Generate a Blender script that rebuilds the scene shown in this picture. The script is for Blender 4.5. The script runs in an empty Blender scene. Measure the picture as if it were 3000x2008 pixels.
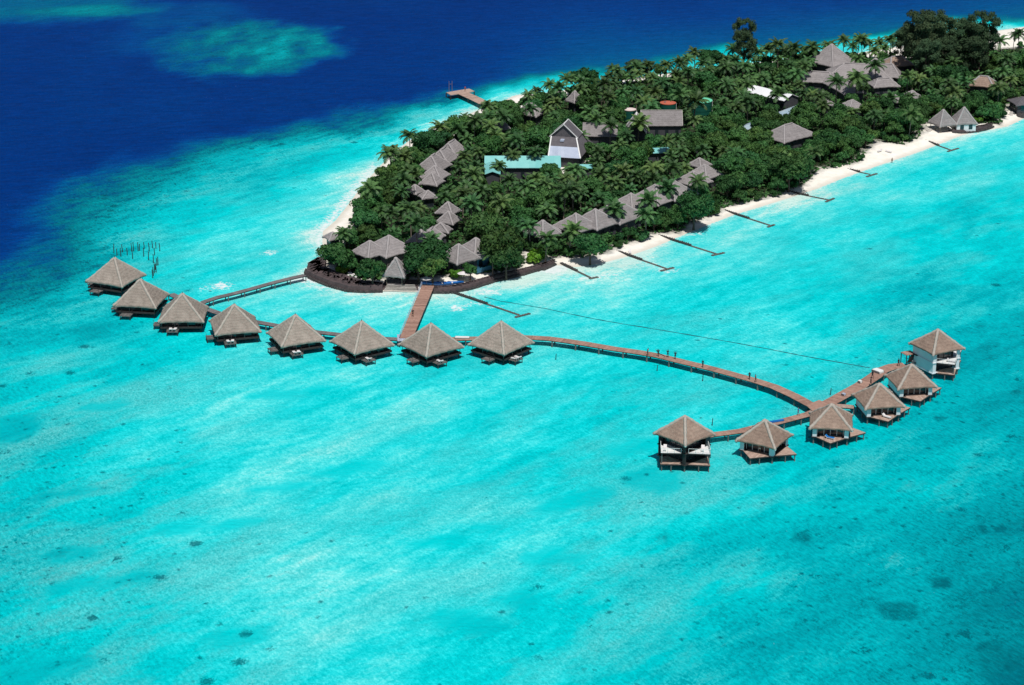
import bpy, bmesh, math, random
import numpy as np
from mathutils import Vector, Matrix, noise
R = math.radians
random.seed(7); rng = np.random.default_rng(7)
sc = bpy.context.scene
COL = sc.collection

# ------------------------------------------------------------------ survey
# ground points are measured with the aircraft camera's own geometry:
# height 164 m, looking down 20 degrees, 75 mm lens
H = 164.0; TH = R(20); F = 6250.0
CT, ST = math.cos(TH), math.sin(TH)
FR = dict(V=(0, 0, .781), A=(200, 680, 3.347), B=(750, 880, 2.7565), C=(1880, 1180, 3.4456), D=(2400, 940, 4.9),
          E=(900, 600, 3.347), W=(1500, 940, 2.343), G1=(1000, 250, 4.686), G2=(1300, 250, 4.686), G3=(1750, 230, 4.686),
          G4=(2100, 40, 4.686), G5=(2500, 20, 4.126), G6=(1550, 460, 3.905), G7=(2050, 350, 2.466), S=(0, 0, 1.0))
def at(f, x, y, z=0.0):
    ox, oy, k = FR[f]
    xs, ys = ox + x / k, oy + y / k
    u, v = (xs - 1500) / F, (1004 - ys) / F
    dz = -ST + v * CT
    t = (z - H) / dz
    return Vector((u * t, (CT + v * ST) * t, z))
def proj(p):
    zc = p[1] * CT - (p[2] - H) * ST
    yc = p[1] * ST + (p[2] - H) * CT
    return 1500 + F * p[0] / zc, 1004 - F * yc / zc, zc

# ------------------------------------------------------------------ helpers
def tag(o, label=None, cat=None, group=None, kind=None):
    if label: o['label'] = label
    if cat: o['category'] = cat
    if group: o['group'] = group
    if kind: o['kind'] = kind
    return o
def thing(name, loc, rz, label, cat, group=None):
    o = bpy.data.objects.new(name, None); COL.objects.link(o)
    o.empty_display_size = .5
    o.location = loc; o.rotation_euler = (0, 0, rz)
    return tag(o, label, cat, group)
def copy_tree(o, parent=None):
    c = o.copy(); COL.objects.link(c); c.parent = parent
    for ch in list(o.children): copy_tree(ch, c)
    return c
def remove_tree(o):
    for ch in list(o.children): remove_tree(ch)
    bpy.data.objects.remove(o)

class MB:
    def __init__(s): s.v = []; s.f = []; s.c = []
    def add(s, vs, fs, c=0.5):
        n = len(s.v); s.v += [tuple(p) for p in vs]; s.f += [tuple(i + n for i in f) for f in fs]; s.c += [c] * len(fs)
    def box(s, x0, x1, y0, y1, z0, z1, c=.5):
        s.add([(x0,y0,z0),(x1,y0,z0),(x1,y1,z0),(x0,y1,z0),(x0,y0,z1),(x1,y0,z1),(x1,y1,z1),(x0,y1,z1)],
              [(0,3,2,1),(4,5,6,7),(0,1,5,4),(1,2,6,5),(2,3,7,6),(3,0,4,7)], c)
    def bar(s, a, b, w, h, c=.5):
        a = Vector(a); b = Vector(b); d = (b - a)
        if d.length < 1e-6: return
        d.normalize(); up = Vector((0, 0, 1))
        if abs(d.z) > .95: up = Vector((0, 1, 0))
        sx = d.cross(up).normalized() * (w / 2); sz = sx.normalized().cross(d).normalized() * (h / 2)
        vs = [a-sx-sz, a+sx-sz, a+sx+sz, a-sx+sz, b-sx-sz, b+sx-sz, b+sx+sz, b-sx+sz]
        s.add(vs, [(0,3,2,1),(4,5,6,7),(0,1,5,4),(1,2,6,5),(2,3,7,6),(3,0,4,7)], c)
    def tube(s, pts, rad, n=6, c=.5, cap=True):
        pts = [Vector(p) for p in pts]
        if not isinstance(rad, (list, tuple)): rad = [rad] * len(pts)
        vs = []; fs = []
        for i, p in enumerate(pts):
            d = (pts[min(i+1, len(pts)-1)] - pts[max(i-1, 0)]).normalized()
            up = Vector((1, 0, 0)) if abs(d.z) > .8 else Vector((0, 0, 1))
            a = d.cross(up).normalized(); b = a.cross(d)
            for k in range(n):
                t = 2 * math.pi * k / n
                vs.append(p + (a * math.cos(t) + b * math.sin(t)) * rad[i])
        for i in range(len(pts) - 1):
            for k in range(n):
                fs.append((i*n+k, i*n+(k+1)%n, (i+1)*n+(k+1)%n, (i+1)*n+k))
        if cap:
            fs.append(tuple(range(n-1, -1, -1))); fs.append(tuple((len(pts)-1)*n + k for k in range(n)))
        s.add(vs, fs, c)
    def prism(s, poly, z0, z1, c=.5):
        n = len(poly)
        vs = [(p[0], p[1], z0) for p in poly] + [(p[0], p[1], z1) for p in poly]
        fs = [tuple(range(n-1, -1, -1)), tuple(range(n, 2*n))] + [(i, (i+1)%n, n+(i+1)%n, n+i) for i in range(n)]
        s.add(vs, fs, c)
    def build(s, name, mat, parent=None, smooth=False):
        me = bpy.data.meshes.new(name)
        me.from_pydata([tuple(p) for p in s.v], [], s.f)
        me.materials.append(mat)
        at_ = me.attributes.new('tone', 'FLOAT', 'FACE'); at_.data.foreach_set('value', s.c)
        if smooth: me.shade_smooth()
        me.update()
        o = bpy.data.objects.new(name, me); COL.objects.link(o)
        if parent: o.parent = parent
        return o

# ------------------------------------------------------------------ materials
def lin(r, g, b):
    f = lambda c: (c/255/12.92) if c/255 <= .04045 else ((c/255+.055)/1.055)**2.4
    return (f(r), f(g), f(b), 1)
class NT:
    def __init__(s, name):
        s.m = bpy.data.materials.new(name); s.m.use_nodes = True
        s.t = s.m.node_tree; s.t.nodes.clear()
        s.out = s.n('ShaderNodeOutputMaterial')
        s.b = s.n('ShaderNodeBsdfPrincipled'); s.l(s.b.outputs[0], s.out.inputs[0])
    def n(s, typ, **kw):
        nd = s.t.nodes.new(typ)
        for k, v in kw.items(): setattr(nd, k, v)
        return nd
    def l(s, a, b): s.t.links.new(a, b)
    def val(s, sock, v):
        if hasattr(v, 'is_linked') or isinstance(v, bpy.types.NodeSocket): s.l(v, sock)
        else: sock.default_value = v
    def math(s, op, a, b=0.0, c=None, clamp=False):
        nd = s.n('ShaderNodeMath', operation=op, use_clamp=clamp); s.val(nd.inputs[0], a); s.val(nd.inputs[1], b)
        if c is not None: s.val(nd.inputs[2], c)
        return nd.outputs[0]
    def mix(s, f, a, b, typ='MIX'):
        nd = s.n('ShaderNodeMix', data_type='RGBA', blend_type=typ); s.val(nd.inputs[0], f); s.val(nd.inputs[6], a); s.val(nd.inputs[7], b)
        return nd.outputs[2]
    def noise(s, scale, detail=3, rough=.55, vec=None, typ='FBM'):
        nd = s.n('ShaderNodeTexNoise'); nd.inputs['Scale'].default_value = scale; nd.inputs['Detail'].default_value = detail
        nd.inputs['Roughness'].default_value = rough
        if vec is not None: s.l(vec, nd.inputs['Vector'])
        return nd.outputs[0]
    def mapr(s, v, a, b, c=0.0, d=1.0, typ='LINEAR'):
        nd = s.n('ShaderNodeMapRange', interpolation_type=typ); s.val(nd.inputs[0], v)
        for i, x in enumerate((a, b, c, d)): nd.inputs[i+1].default_value = x
        return nd.outputs[0]
    def coords(s, kind='Object', scale=(1,1,1), rot=(0,0,0)):
        tc = s.n('ShaderNodeTexCoord'); mp = s.n('ShaderNodeMapping'); src = tc.outputs[kind]
        if rot[2]:
            vr = s.n('ShaderNodeVectorRotate', rotation_type='Z_AXIS'); s.l(src, vr.inputs['Vector']); vr.inputs['Angle'].default_value = -rot[2]; src = vr.outputs[0]
        s.l(src, mp.inputs[0]); mp.inputs['Scale'].default_value = scale
        return mp.outputs[0]
    def attr(s, name):
        nd = s.n('ShaderNodeAttribute'); nd.attribute_name = name; return nd.outputs['Fac']
    def ramp(s, v, stops, interp='LINEAR'):
        nd = s.n('ShaderNodeValToRGB'); nd.color_ramp.interpolation = interp
        e = nd.color_ramp.elements
        while len(e) < len(stops): e.new(.5)
        for i, (p, c) in enumerate(stops): e[i].position = p; e[i].color = c
        s.val(nd.inputs[0], v); return nd.outputs[0]
    def bump(s, h, dist, strength=1.0):
        nd = s.n('ShaderNodeBump'); nd.inputs['Strength'].default_value = strength; nd.inputs['Distance'].default_value = dist
        s.l(h, nd.inputs['Height']); s.l(nd.outputs[0], s.b.inputs['Normal'])

def plain(name, c0, c1, scale=1.5, rough=.8, spec=.3, tone=True, rnd=0.0, bump=0.0):
    m = NT(name); n = m.noise(scale, 4, .65, m.coords())
    f = m.mapr(n, .3, .7)
    if tone: f = m.math('ADD', m.math('MULTIPLY', f, .5), m.math('MULTIPLY', m.attr('tone'), .6), clamp=True)
    c = m.mix(f, c0, c1)
    if rnd:
        oi = m.n('ShaderNodeObjectInfo'); h = m.n('ShaderNodeHueSaturation'); m.l(c, h.inputs['Color'])
        m.l(m.mapr(oi.outputs['Random'], 0, 1, 1-rnd, 1+rnd), h.inputs['Value']); c = h.outputs[0]
    m.l(c, m.b.inputs['Base Color']); m.b.inputs['Roughness'].default_value = rough
    m.b.inputs['Specular IOR Level'].default_value = spec
    if bump: m.bump(m.noise(scale*4, 3, .6, m.coords()), bump)
    return m.m
def thatch(name, c0, c1):
    m = NT(name)
    a = m.noise(1.1, 4, .7, m.coords()); b = m.noise(6, 3, .7, m.coords(scale=(1,1,2.5)))
    z = m.n('ShaderNodeTexWave', wave_type='BANDS', bands_direction='Z'); z.inputs['Scale'].default_value = .62
    z.inputs['Distortion'].default_value = 5; z.inputs['Detail'].default_value = 3; m.l(m.coords(), z.inputs[0])
    f = m.math('ADD', m.math('MULTIPLY', m.mapr(a, .32, .68), .32), m.math('MULTIPLY', m.mapr(b, .35, .65), .38))
    f = m.math('ADD', f, m.math('MULTIPLY', m.mapr(m.noise(.33, 3, .6, m.coords()), .38, .62), .20))
    f = m.math('ADD', f, m.math('MULTIPLY', z.outputs[1], .13), clamp=True)
    oi = m.n('ShaderNodeObjectInfo'); h = m.n('ShaderNodeHueSaturation'); m.l(m.mix(f, c0, c1), h.inputs['Color'])
    m.l(m.mapr(oi.outputs['Random'], 0, 1, .9, 1.12), h.inputs['Value'])
    m.l(h.outputs[0], m.b.inputs['Base Color']); m.b.inputs['Roughness'].default_value = .95
    m.b.inputs['Specular IOR Level'].default_value = .1
    m.bump(m.math('ADD', b, m.math('MULTIPLY', z.outputs[1], .2)), .14)
    return m.m
def leaf(name, c0, c1, c2, rough=.5, spec=.35):
    m = NT(name)
    oi = m.n('ShaderNodeObjectInfo')
    f = m.math('ADD', m.math('MULTIPLY', m.mapr(m.noise(.7, 2, .6, m.coords()), .3, .7), .45), m.math('MULTIPLY', m.attr('tone'), .6), clamp=True)
    c = m.mix(f, c0, c1); c = m.mix(m.mapr(oi.outputs['Random'], .25, 1, 0, .75), c, m.mix(f, c0, c2))
    h = m.n('ShaderNodeHueSaturation'); m.l(c, h.inputs['Color'])
    r2 = m.math('FRACT', m.math('MULTIPLY', oi.outputs['Random'], 37.7))
    m.l(m.mapr(r2, 0, 1, .66, 1.32), h.inputs['Value'])
    m.l(m.mapr(m.math('FRACT', m.math('MULTIPLY', oi.outputs['Random'], 91.3)), 0, 1, .474, .510), h.inputs['Hue'])
    m.l(h.outputs[0], m.b.inputs['Base Color']); m.b.inputs['Roughness'].default_value = rough
    m.b.inputs['Specular IOR Level'].default_value = spec
    tr = m.n('ShaderNodeBsdfTranslucent'); m.l(h.outputs[0], tr.inputs[0]); mx = m.n('ShaderNodeMixShader'); mx.inputs[0].default_value = .22
    m.l(m.b.outputs[0], mx.inputs[1]); m.l(tr.outputs[0], mx.inputs[2]); m.l(mx.outputs[0], m.out.inputs[0])
    return m.m
M = dict(
    thatch_brown=thatch('thatch_brown', (.15,.125,.105,1), (.45,.385,.335,1)),
    thatch_warm=thatch('thatch_warm', (.145,.10,.08,1), (.44,.325,.26,1)),
    thatch_grey=thatch('thatch_grey', (.16,.145,.145,1), (.40,.37,.37,1)),
    ridge=plain('pale_ridge_thatch', (.28,.245,.21,1), (.50,.45,.40,1), 2.5, .95, .1),
    ridge_grey=plain('grey_ridge_thatch', (.24,.22,.22,1), (.43,.40,.40,1), 2.5, .95, .1),
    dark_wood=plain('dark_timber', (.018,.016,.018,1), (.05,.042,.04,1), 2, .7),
    grey_wood=plain('weathered_grey_timber', (.10,.09,.095,1), (.24,.21,.21,1), 2, .8),
    red_wood=plain('red_brown_planks', (.20,.105,.08,1), (.47,.295,.23,1), 1.2, .75),
    deck_wood=plain('sun_bleached_deck', (.26,.16,.12,1), (.56,.41,.34,1), 1.5, .75),
    pile=plain('concrete_pile', (.09,.085,.08,1), (.22,.2,.19,1), 2, .9),
    white=plain('white_plaster', (.62,.65,.68,1), (.8,.82,.84,1), .8, .7),
    whitep=plain('white_paint', (.72,.72,.72,1), (.84,.84,.82,1), .8, .5),
    glass=plain('dark_glass', (.01,.014,.02,1), (.03,.04,.05,1), .8, .12, .6),
    teal=plain('teal_roof_sheet', (.17,.50,.49,1), (.28,.62,.60,1), .5, .45),
    metal=plain('pale_roof_sheet', (.34,.39,.50,1), (.5,.55,.66,1), .5, .5),
    whitesheet=plain('white_roof_sheet', (.76,.77,.8,1), (.86,.87,.89,1), .5, .5),
    blueg=plain('blue_grey_roof_sheet', (.25,.36,.45,1), (.45,.55,.62,1), .5, .45),
    darkroof=plain('dark_grey_roof_sheet', (.07,.065,.075,1), (.15,.14,.15,1), .9, .7),
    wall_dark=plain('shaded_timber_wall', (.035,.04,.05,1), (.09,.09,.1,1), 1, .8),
    blue=plain('blue_paint', (.01,.12,.42,1), (.02,.2,.55,1), 1, .45),
    bluerail=plain('blue_painted_timber', (.03,.13,.22,1), (.06,.2,.3,1), 1, .5),
    orange=plain('orange_cloth', (.5,.13,.05,1), (.65,.2,.08,1), 1, .8),
    tank_green=plain('green_tank', (.004,.06,.045,1), (.01,.10,.075,1), .8, .5),
    lid_green=plain('mint_tank_lid', (.12,.60,.36,1), (.2,.7,.45,1), .8, .5),
    lid_red=plain('rust_red_tank_lid', (.42,.09,.05,1), (.55,.16,.10,1), .8, .6),
    lid_pale=plain('pale_pink_tank_lid', (.6,.42,.38,1), (.8,.7,.68,1), .8, .6),
    rock=plain('dark_wet_rock', (.022,.024,.026,1), (.09,.08,.078,1), 1.5, .8, bump=.1),
    rockl=plain('pale_coral_rock', (.3,.28,.26,1), (.65,.6,.55,1), 1.5, .9, bump=.1),
    awash=plain('weedy_wet_rock', (.03,.05,.05,1), (.20,.17,.15,1), 1.0, .7, bump=.1),
    slab=plain('seawall_stone', (.028,.025,.03,1), (.13,.095,.095,1), .8, .9, bump=.08),
    cloth=plain('white_cushion', (.6,.55,.56,1), (.78,.74,.74,1), 2, .9),
    skin=plain('skin', (.28,.14,.08,1), (.4,.22,.14,1), 5, .6),
    skin_dark=plain('dark_skin', (.07,.035,.025,1), (.11,.06,.04,1), 5, .6),
    hair=plain('black_hair', (.01,.008,.007,1), (.02,.018,.015,1), 5, .5),
    navy=plain('dark_clothing', (.012,.014,.025,1), (.03,.03,.05,1), 5, .9),
    red=plain('red_clothing', (.35,.04,.04,1), (.45,.08,.06,1), 5, .9),
    trunk=plain('palm_trunk', (.11,.09,.07,1), (.27,.23,.19,1), 3, .95),
    bark=plain('bark', (.05,.04,.03,1), (.13,.10,.08,1), 3, .95),
    palm=leaf('palm_frond', (.010,.042,.022,1), (.085,.215,.070,1), (.15,.25,.07,1), .5, .25),
    leafm=leaf('broad_leaf', (.012,.058,.024,1), (.062,.195,.055,1), (.110,.22,.045,1), .6, .15),
    casu=leaf('needle_foliage', (.024,.060,.036,1), (.085,.150,.075,1), (.115,.145,.07,1), .8, .05),
    bright=leaf('bright_leaf', (.035,.12,.012,1), (.13,.33,.03,1), (.15,.34,.04,1), .5, .3),
    rope=plain('submerged_pipe', (.01,.09,.11,1), (.02,.13,.15,1), 1, .8),
)

# ------------------------------------------------------------------ island & water
V = lambda x, y, z=0.0: at('V', x, y, z)
E = lambda x, y, z=0.0: at('E', x, y, z)
coast = [V(690,632), V(712,612), V(745,590), V(738,560), V(738,530), V(768,505), V(795,470), V(825,430), V(862,388), V(898,352), V(945,315), V(1000,292),
         V(1045,272), V(1090,254), V(1125,243), V(1180,218), V(1240,214), V(1330,201), V(1450,179), V(1560,164), V(1700,147), V(1830,132), V(1960,122),
         V(2060,106), V(2120,98), V(2200,84), V(2270,72), V(2343,62), V(2480,45), V(2650,60), V(2700,130), V(2600,200), V(2450,245), V(2343,272), V(2305,290), V(2262,298),
         V(2232,302), V(2195,312), V(2130,338), V(2080,356), V(2000,383), V(1930,408), V(1860,436), V(1800,455), V(1740,474), V(1680,492), V(1620,515),
         V(1560,540), V(1500,565), V(1440,586), V(1380,602), V(1320,612), V(1262,606), V(1200,627), V(1130,647), V(1060,660), V(1000,667),
         V(930,667), V(870,667), V(800,659), V(740,645)]
veg = [E(180,560), E(300,700), E(420,745), E(560,772), E(700,775), E(900,770), E(1100,760), E(1400,745), E(1500,728), E(1700,700), E(1850,700), E(2120,648), at('G6',0,1130), at('G6',230,1190),
       at('G6',420,1180), at('G6',750,1175), at('G6',930,1110), at('G6',1100,1035), at('G6',1350,970), at('G6',1480,900), at('G6',1720,895),
       at('G6',1850,810), at('G7',0,745), at('G7',120,705), at('G7',200,650), at('G7',330,625), at('G7',430,590), at('G7',570,570), at('G7',650,520),
       at('G7',760,495), at('G7',820,430), at('G7',880,385), at('G7',1040,360), at('G7',1170,318), at('G7',1215,255), at('G7',1300,190), at('G7',1480,205),
       at('G7',1600,145), at('G7',1640,75), at('G7',1700,45), at('G7',1990,40), at('G7',2120,50), at('G7',2200,50), V(2290,280), V(2330,235), V(2440,215), V(2560,180), V(2640,130), V(2560,95), V(2400,108),
       V(2300,118), V(2200,122), V(2080,140), V(1960,140), V(1780,148), V(1640,165), V(1500,186), V(1340,212), V(1210,252), V(1140,278), V(1085,296), V(1022,322),
       V(950,350), V(896,384), V(858,424), V(830,462), V(808,504), V(782,545), V(758,585)]
def pip(px, py, poly):
    ins = np.zeros(px.shape, bool); n = len(poly)
    for i in range(n):
        x0, y0 = poly[i][0], poly[i][1]; x1, y1 = poly[(i+1) % n][0], poly[(i+1) % n][1]
        c = (y0 > py) != (y1 > py)
        with np.errstate(divide='ignore', invalid='ignore'):
            xi = (x1 - x0) * (py - y0) / (y1 - y0 + 1e-12) + x0
        ins ^= c & (px < xi)
    return ins
def dline(px, py, poly, closed=True):
    d = np.full(px.shape, 1e9); n = len(poly)
    for i in range(n if closed else n - 1):
        x0, y0 = poly[i][0], poly[i][1]; x1, y1 = poly[(i+1) % n][0], poly[(i+1) % n][1]
        dx, dy = x1-x0, y1-y0; L = dx*dx + dy*dy + 1e-9
        t = np.clip(((px-x0)*dx + (py-y0)*dy) / L, 0, 1)
        d = np.minimum(d, np.hypot(px-x0-t*dx, py-y0-t*dy))
    return d
def sdf(px, py, poly):
    d = dline(px, py, poly); return np.where(pip(px, py, poly), d, -d)
def ss(a, b, x):
    t = np.clip((x - a) / (b - a), 0, 1); return t*t*(3-2*t)
def vnoise(px, py, s, seed=0.0, oct_=3):
    f = noise.fractal
    return np.array([f(Vector((x*s, y*s, seed)), .9, 2.1, oct_) for x, y in zip(px.ravel(), py.ravel())]).reshape(px.shape)
def grid_mesh(name, xs, ys, zfun, mat, attrs, keep=None, smooth=True):
    X, Y = np.meshgrid(xs, ys); Z = zfun(X, Y)
    vs = np.stack([X.ravel(), Y.ravel(), Z.ravel()], 1)
    ny, nx = X.shape; i = np.arange(ny*nx).reshape(ny, nx)
    q = np.stack([i[:-1,:-1], i[:-1,1:], i[1:,1:], i[1:,:-1]], -1).reshape(-1, 4)
    if keep is not None:
        k = keep(X, Y); kk = (k[:-1,:-1] | k[:-1,1:] | k[1:,1:] | k[1:,:-1]).ravel(); q = q[kk]
        used = np.unique(q); remap = -np.ones(len(vs), int); remap[used] = np.arange(len(used)); vs = vs[used]; q = remap[q]
    else: used = np.arange(len(vs))
    me = bpy.data.meshes.new(name); me.from_pydata(vs.tolist(), [], q.tolist())
    for an, arr in attrs(X, Y).items():
        a = me.attributes.new(an, 'FLOAT', 'POINT'); a.data.foreach_set('value', arr.ravel()[used].astype(np.float32))
    me.materials.append(mat)
    if smooth: me.shade_smooth()
    o = bpy.data.objects.new(name, me); COL.objects.link(o); return o

# --- island ground
g = NT('island_ground')
vg = g.attr('veg'); wet = g.attr('shore')
n1 = g.noise(.35, 4, .6, g.coords()); n2 = g.noise(2.5, 3, .6, g.coords())
sand = g.mix(g.mapr(n1, .35, .65), (.84,.78,.69,1), (.90,.87,.81,1))
sand = g.mix(g.math('MULTIPLY', g.mapr(n2, .55, .75), .25), sand, (.5,.42,.32,1))
sand = g.mix(g.mapr(g.math('ADD', wet, g.math('MULTIPLY', n1, 1.5)), 1.3, 3.2, .75, 0), sand, (.62,.58,.50,1))
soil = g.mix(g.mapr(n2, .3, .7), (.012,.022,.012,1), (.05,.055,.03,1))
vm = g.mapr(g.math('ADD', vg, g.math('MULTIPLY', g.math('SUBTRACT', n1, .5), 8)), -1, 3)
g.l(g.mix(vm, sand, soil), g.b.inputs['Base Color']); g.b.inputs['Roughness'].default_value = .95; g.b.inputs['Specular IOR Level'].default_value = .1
clear_polys = [[at('G2',1600,1060), at('G2',1885,1060), at('G2',1890,900), at('G2',2010,960), at('G2',1990,1100), at('G2',1760,1120), at('G2',1640,1380), at('G2',1560,1340)]]
def gz(X, Y):
    d = sdf(X, Y, coast)
    return np.where(d > 0, np.minimum(1.2, .11*d), np.maximum(-1.6, .11*d)) + .12*np.sin(X*.31)*np.cos(Y*.27)*np.clip(d/10, 0, 1)
def gattr(X, Y):
    v = sdf(X, Y, veg)
    for c in clear_polys: v = np.minimum(v, -sdf(X, Y, c))
    return dict(veg=v, shore=sdf(X, Y, coast))
gx = np.arange(-130, 260, 2.0); gy = np.arange(470, 900, 2.0)
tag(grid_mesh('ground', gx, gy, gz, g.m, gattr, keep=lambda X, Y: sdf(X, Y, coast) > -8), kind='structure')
def gheight(p):
    d = float(sdf(np.array([p[0]]), np.array([p[1]]), coast)[0]); return min(1.2, .11*d) if d > 0 else max(-1.6, .11*d)

# --- water: one wide sheet carrying depth measured over the reef
edge_img = [(-500,800),(-200,700),(0,628),(70,600),(115,545),(150,480),(205,432),(280,400),(373,368),(467,340),(607,320),(700,297),(793,274),(887,250),(1003,222),
            (1090,206),(1180,192),(1300,175),(1440,151),(1600,128),(1720,112),(1850,101),(1960,88),(2050,68),(2130,60),(2230,48),(2343,38),(2600,0),(2900,-60)]
edge = [V(*p) for p in edge_img]
deep = edge + [V(3200,-300), V(-1200,-300), V(-1200,900)]
TP = """300,430,.6 400,400,.62 520,370,.6 600,420,.66 700,360,.66 800,330,.68 900,290,.75 1000,260,.8 1050,250,.85 400,500,.72 500,470,.73 550,520,.8 650,500,.83 700,450,.83
780,400,.86 720,570,.9 600,600,.88 480,590,.82 350,560,.72 250,530,.63 180,560,.55 60,680,.6 0,760,.68 100,740,.7 30,640,.5 560,680,.88 700,690,.88 250,760,.72 100,850,.78 300,850,.82
450,870,.88 600,900,.93 800,880,.9 350,950,.9 500,1000,.93 150,1000,.8 0,950,.76 50,1100,.79 250,1080,.88 400,1150,.9 0,1250,.76 200,1250,.84 100,1400,.8 0,1500,.74 300,1400,.85 250,1530,.82
500,1350,.92 500,1530,.88 700,1200,.93 800,1050,.93 700,1450,.94 900,1300,.94 950,1500,.88 1000,1100,.9 1000,950,.88 1150,870,.85 1200,1200,.88 1150,1400,.87 1200,1540,.84 1350,1050,.82
1350,1300,.84 1350,1500,.78 1300,900,.86 1400,880,.84 1500,900,.84 1600,920,.86 1700,960,.83 1450,1150,.8 1600,1150,.78 1700,1250,.7 1600,1400,.72 1500,1530,.73 1750,1450,.67 1900,1300,.65
1800,1100,.76 1950,1100,.74 2050,1200,.66 2000,1350,.63 1950,1500,.64 2150,1450,.6 2200,1300,.57 2250,1500,.55 2330,1400,.5 2340,1540,.44 2300,1150,.58 2340,1000,.52 2200,1050,.64
2280,850,.6 2340,760,.6 2100,1100,.68 2250,950,.6 2300,320,.84 2340,400,.8 2200,400,.82 2200,500,.75 2300,560,.72 2100,450,.86 2000,500,.83 2000,600,.76 2150,650,.71 2300,700,.67
1900,520,.88 1800,600,.81 1850,700,.75 2000,730,.73 1700,560,.88 1650,640,.85 1700,720,.8 1550,660,.88 1500,730,.85 1650,780,.87 1800,800,.85 1900,840,.81 1400,650,.91 1400,720,.87
1300,680,.91 1250,740,.88 1300,820,.86 1150,720,.88 1100,800,.85 1050,700,.9 860,700,.93 850,740,.88 750,760,.86 2500,450,.75 2600,900,.5 2600,1500,.4 -200,900,.7 -200,1400,.72 1100,230,.8 1250,190,.75 1400,160,.7 1600,135,.72 1850,115,.8 2050,95,.85 2200,70,.85 2343,50,.8"""
TPp = [tuple(float(v) for v in t.split(',')) for t in TP.split()]
tpw = np.array([[V(a, b).x, V(a, b).y * .42, t - (.055 if (a < 420 and b > 640) else .035 if (a > 1700 and b > 1050) else .02 if b > 1000 and a < 1300 else 0)] for a, b, t in TPp])
# coral density 0..1
RP = [(0,1000,.7),(100,1050,.8),(200,1180,.6),(50,1300,.9),(200,1420,.8),(80,1500,.7),(300,1330,.55),(450,1400,.4),(480,1260,.3),(250,830,.25),(180,900,.3),(300,1000,.25),(600,1100,.08),(700,900,.0),
      (900,1100,.05),(900,1400,.12),(1200,1500,.25),(1200,1250,.15),(1450,1200,.35),(1400,1400,.4),(1650,1300,.5),(1700,1450,.6),(1900,1200,.45),(1950,1400,.8),(2100,1250,.8),(2200,1100,.7),(2200,1400,.95),(2300,1500,1),
      (2300,1250,.95),(2320,1000,.6),(2250,850,.5),(2250,650,.2),(1900,650,.05),(1500,800,.15),(1700,900,.2),(1100,800,.05),(600,700,.0),(400,540,.1),(250,470,.45),(350,430,.4),(500,400,.45),(700,380,.4),(800,330,.3),(950,280,.1),
      (600,500,.1),(100,640,.3),(50,720,.35),(2000,500,.0),(1300,680,.0),(2340,400,.05),(1000,1000,.05),(1500,1000,.15),(1600,550,0),(1800,1000,.25),(2600,1200,1),(150,560,.5)]
rpw = np.array([[V(a, b).x, V(a, b).y * .42, t] for a, b, t in RP])
def idw(X, Y, pts, p=3.2):
    num = np.zeros(X.shape); den = np.zeros(X.shape)
    for x, y, t in pts:
        w = 1 / (((X-x)**2 + (Y*.42-y)**2 + 25) ** (p/2)); num += w*t; den += w
    return num / den
def blob(X, Y, c, rx, ry, a=0.0):
    dx, dy = X-c.x, Y-c.y; ca, sa = math.cos(a), math.sin(a)
    u, v = (dx*ca+dy*sa)/rx, (-dx*sa+dy*ca)/ry
    return u*u + v*v
foam_spots = [(at('A',1500,530),3.6,4.5,1.0),(at('A',1970,205),3.2,3,.85),(at('E',1770,860),5,3,1),(at('E',1470,1010),3,3.5,1),(at('G6',270,1270),5,7,1.2),(at('G6',910,1345),3.5,1.6,.9),
              (at('G6',690,1385),4,3,.9),(at('G6',1570,1300),5,2.5,.9),(at('E',1680,960),5,2,.8),(at('E',1840,995),3.5,2,.8),(at('A',1330,550),3,4,.6),(V(750,535),2.5,9,1.2),
              (V(745,515),2,5,1),(at('E',50,740),9,4,1.1),(at('E',250,810),9,3.5,.9),(at('E',600,865),9,2.5,.8),(at('G6',1850,880),7,3,.7),
              (V(512,156*1.0),2,2,.0)]
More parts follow.
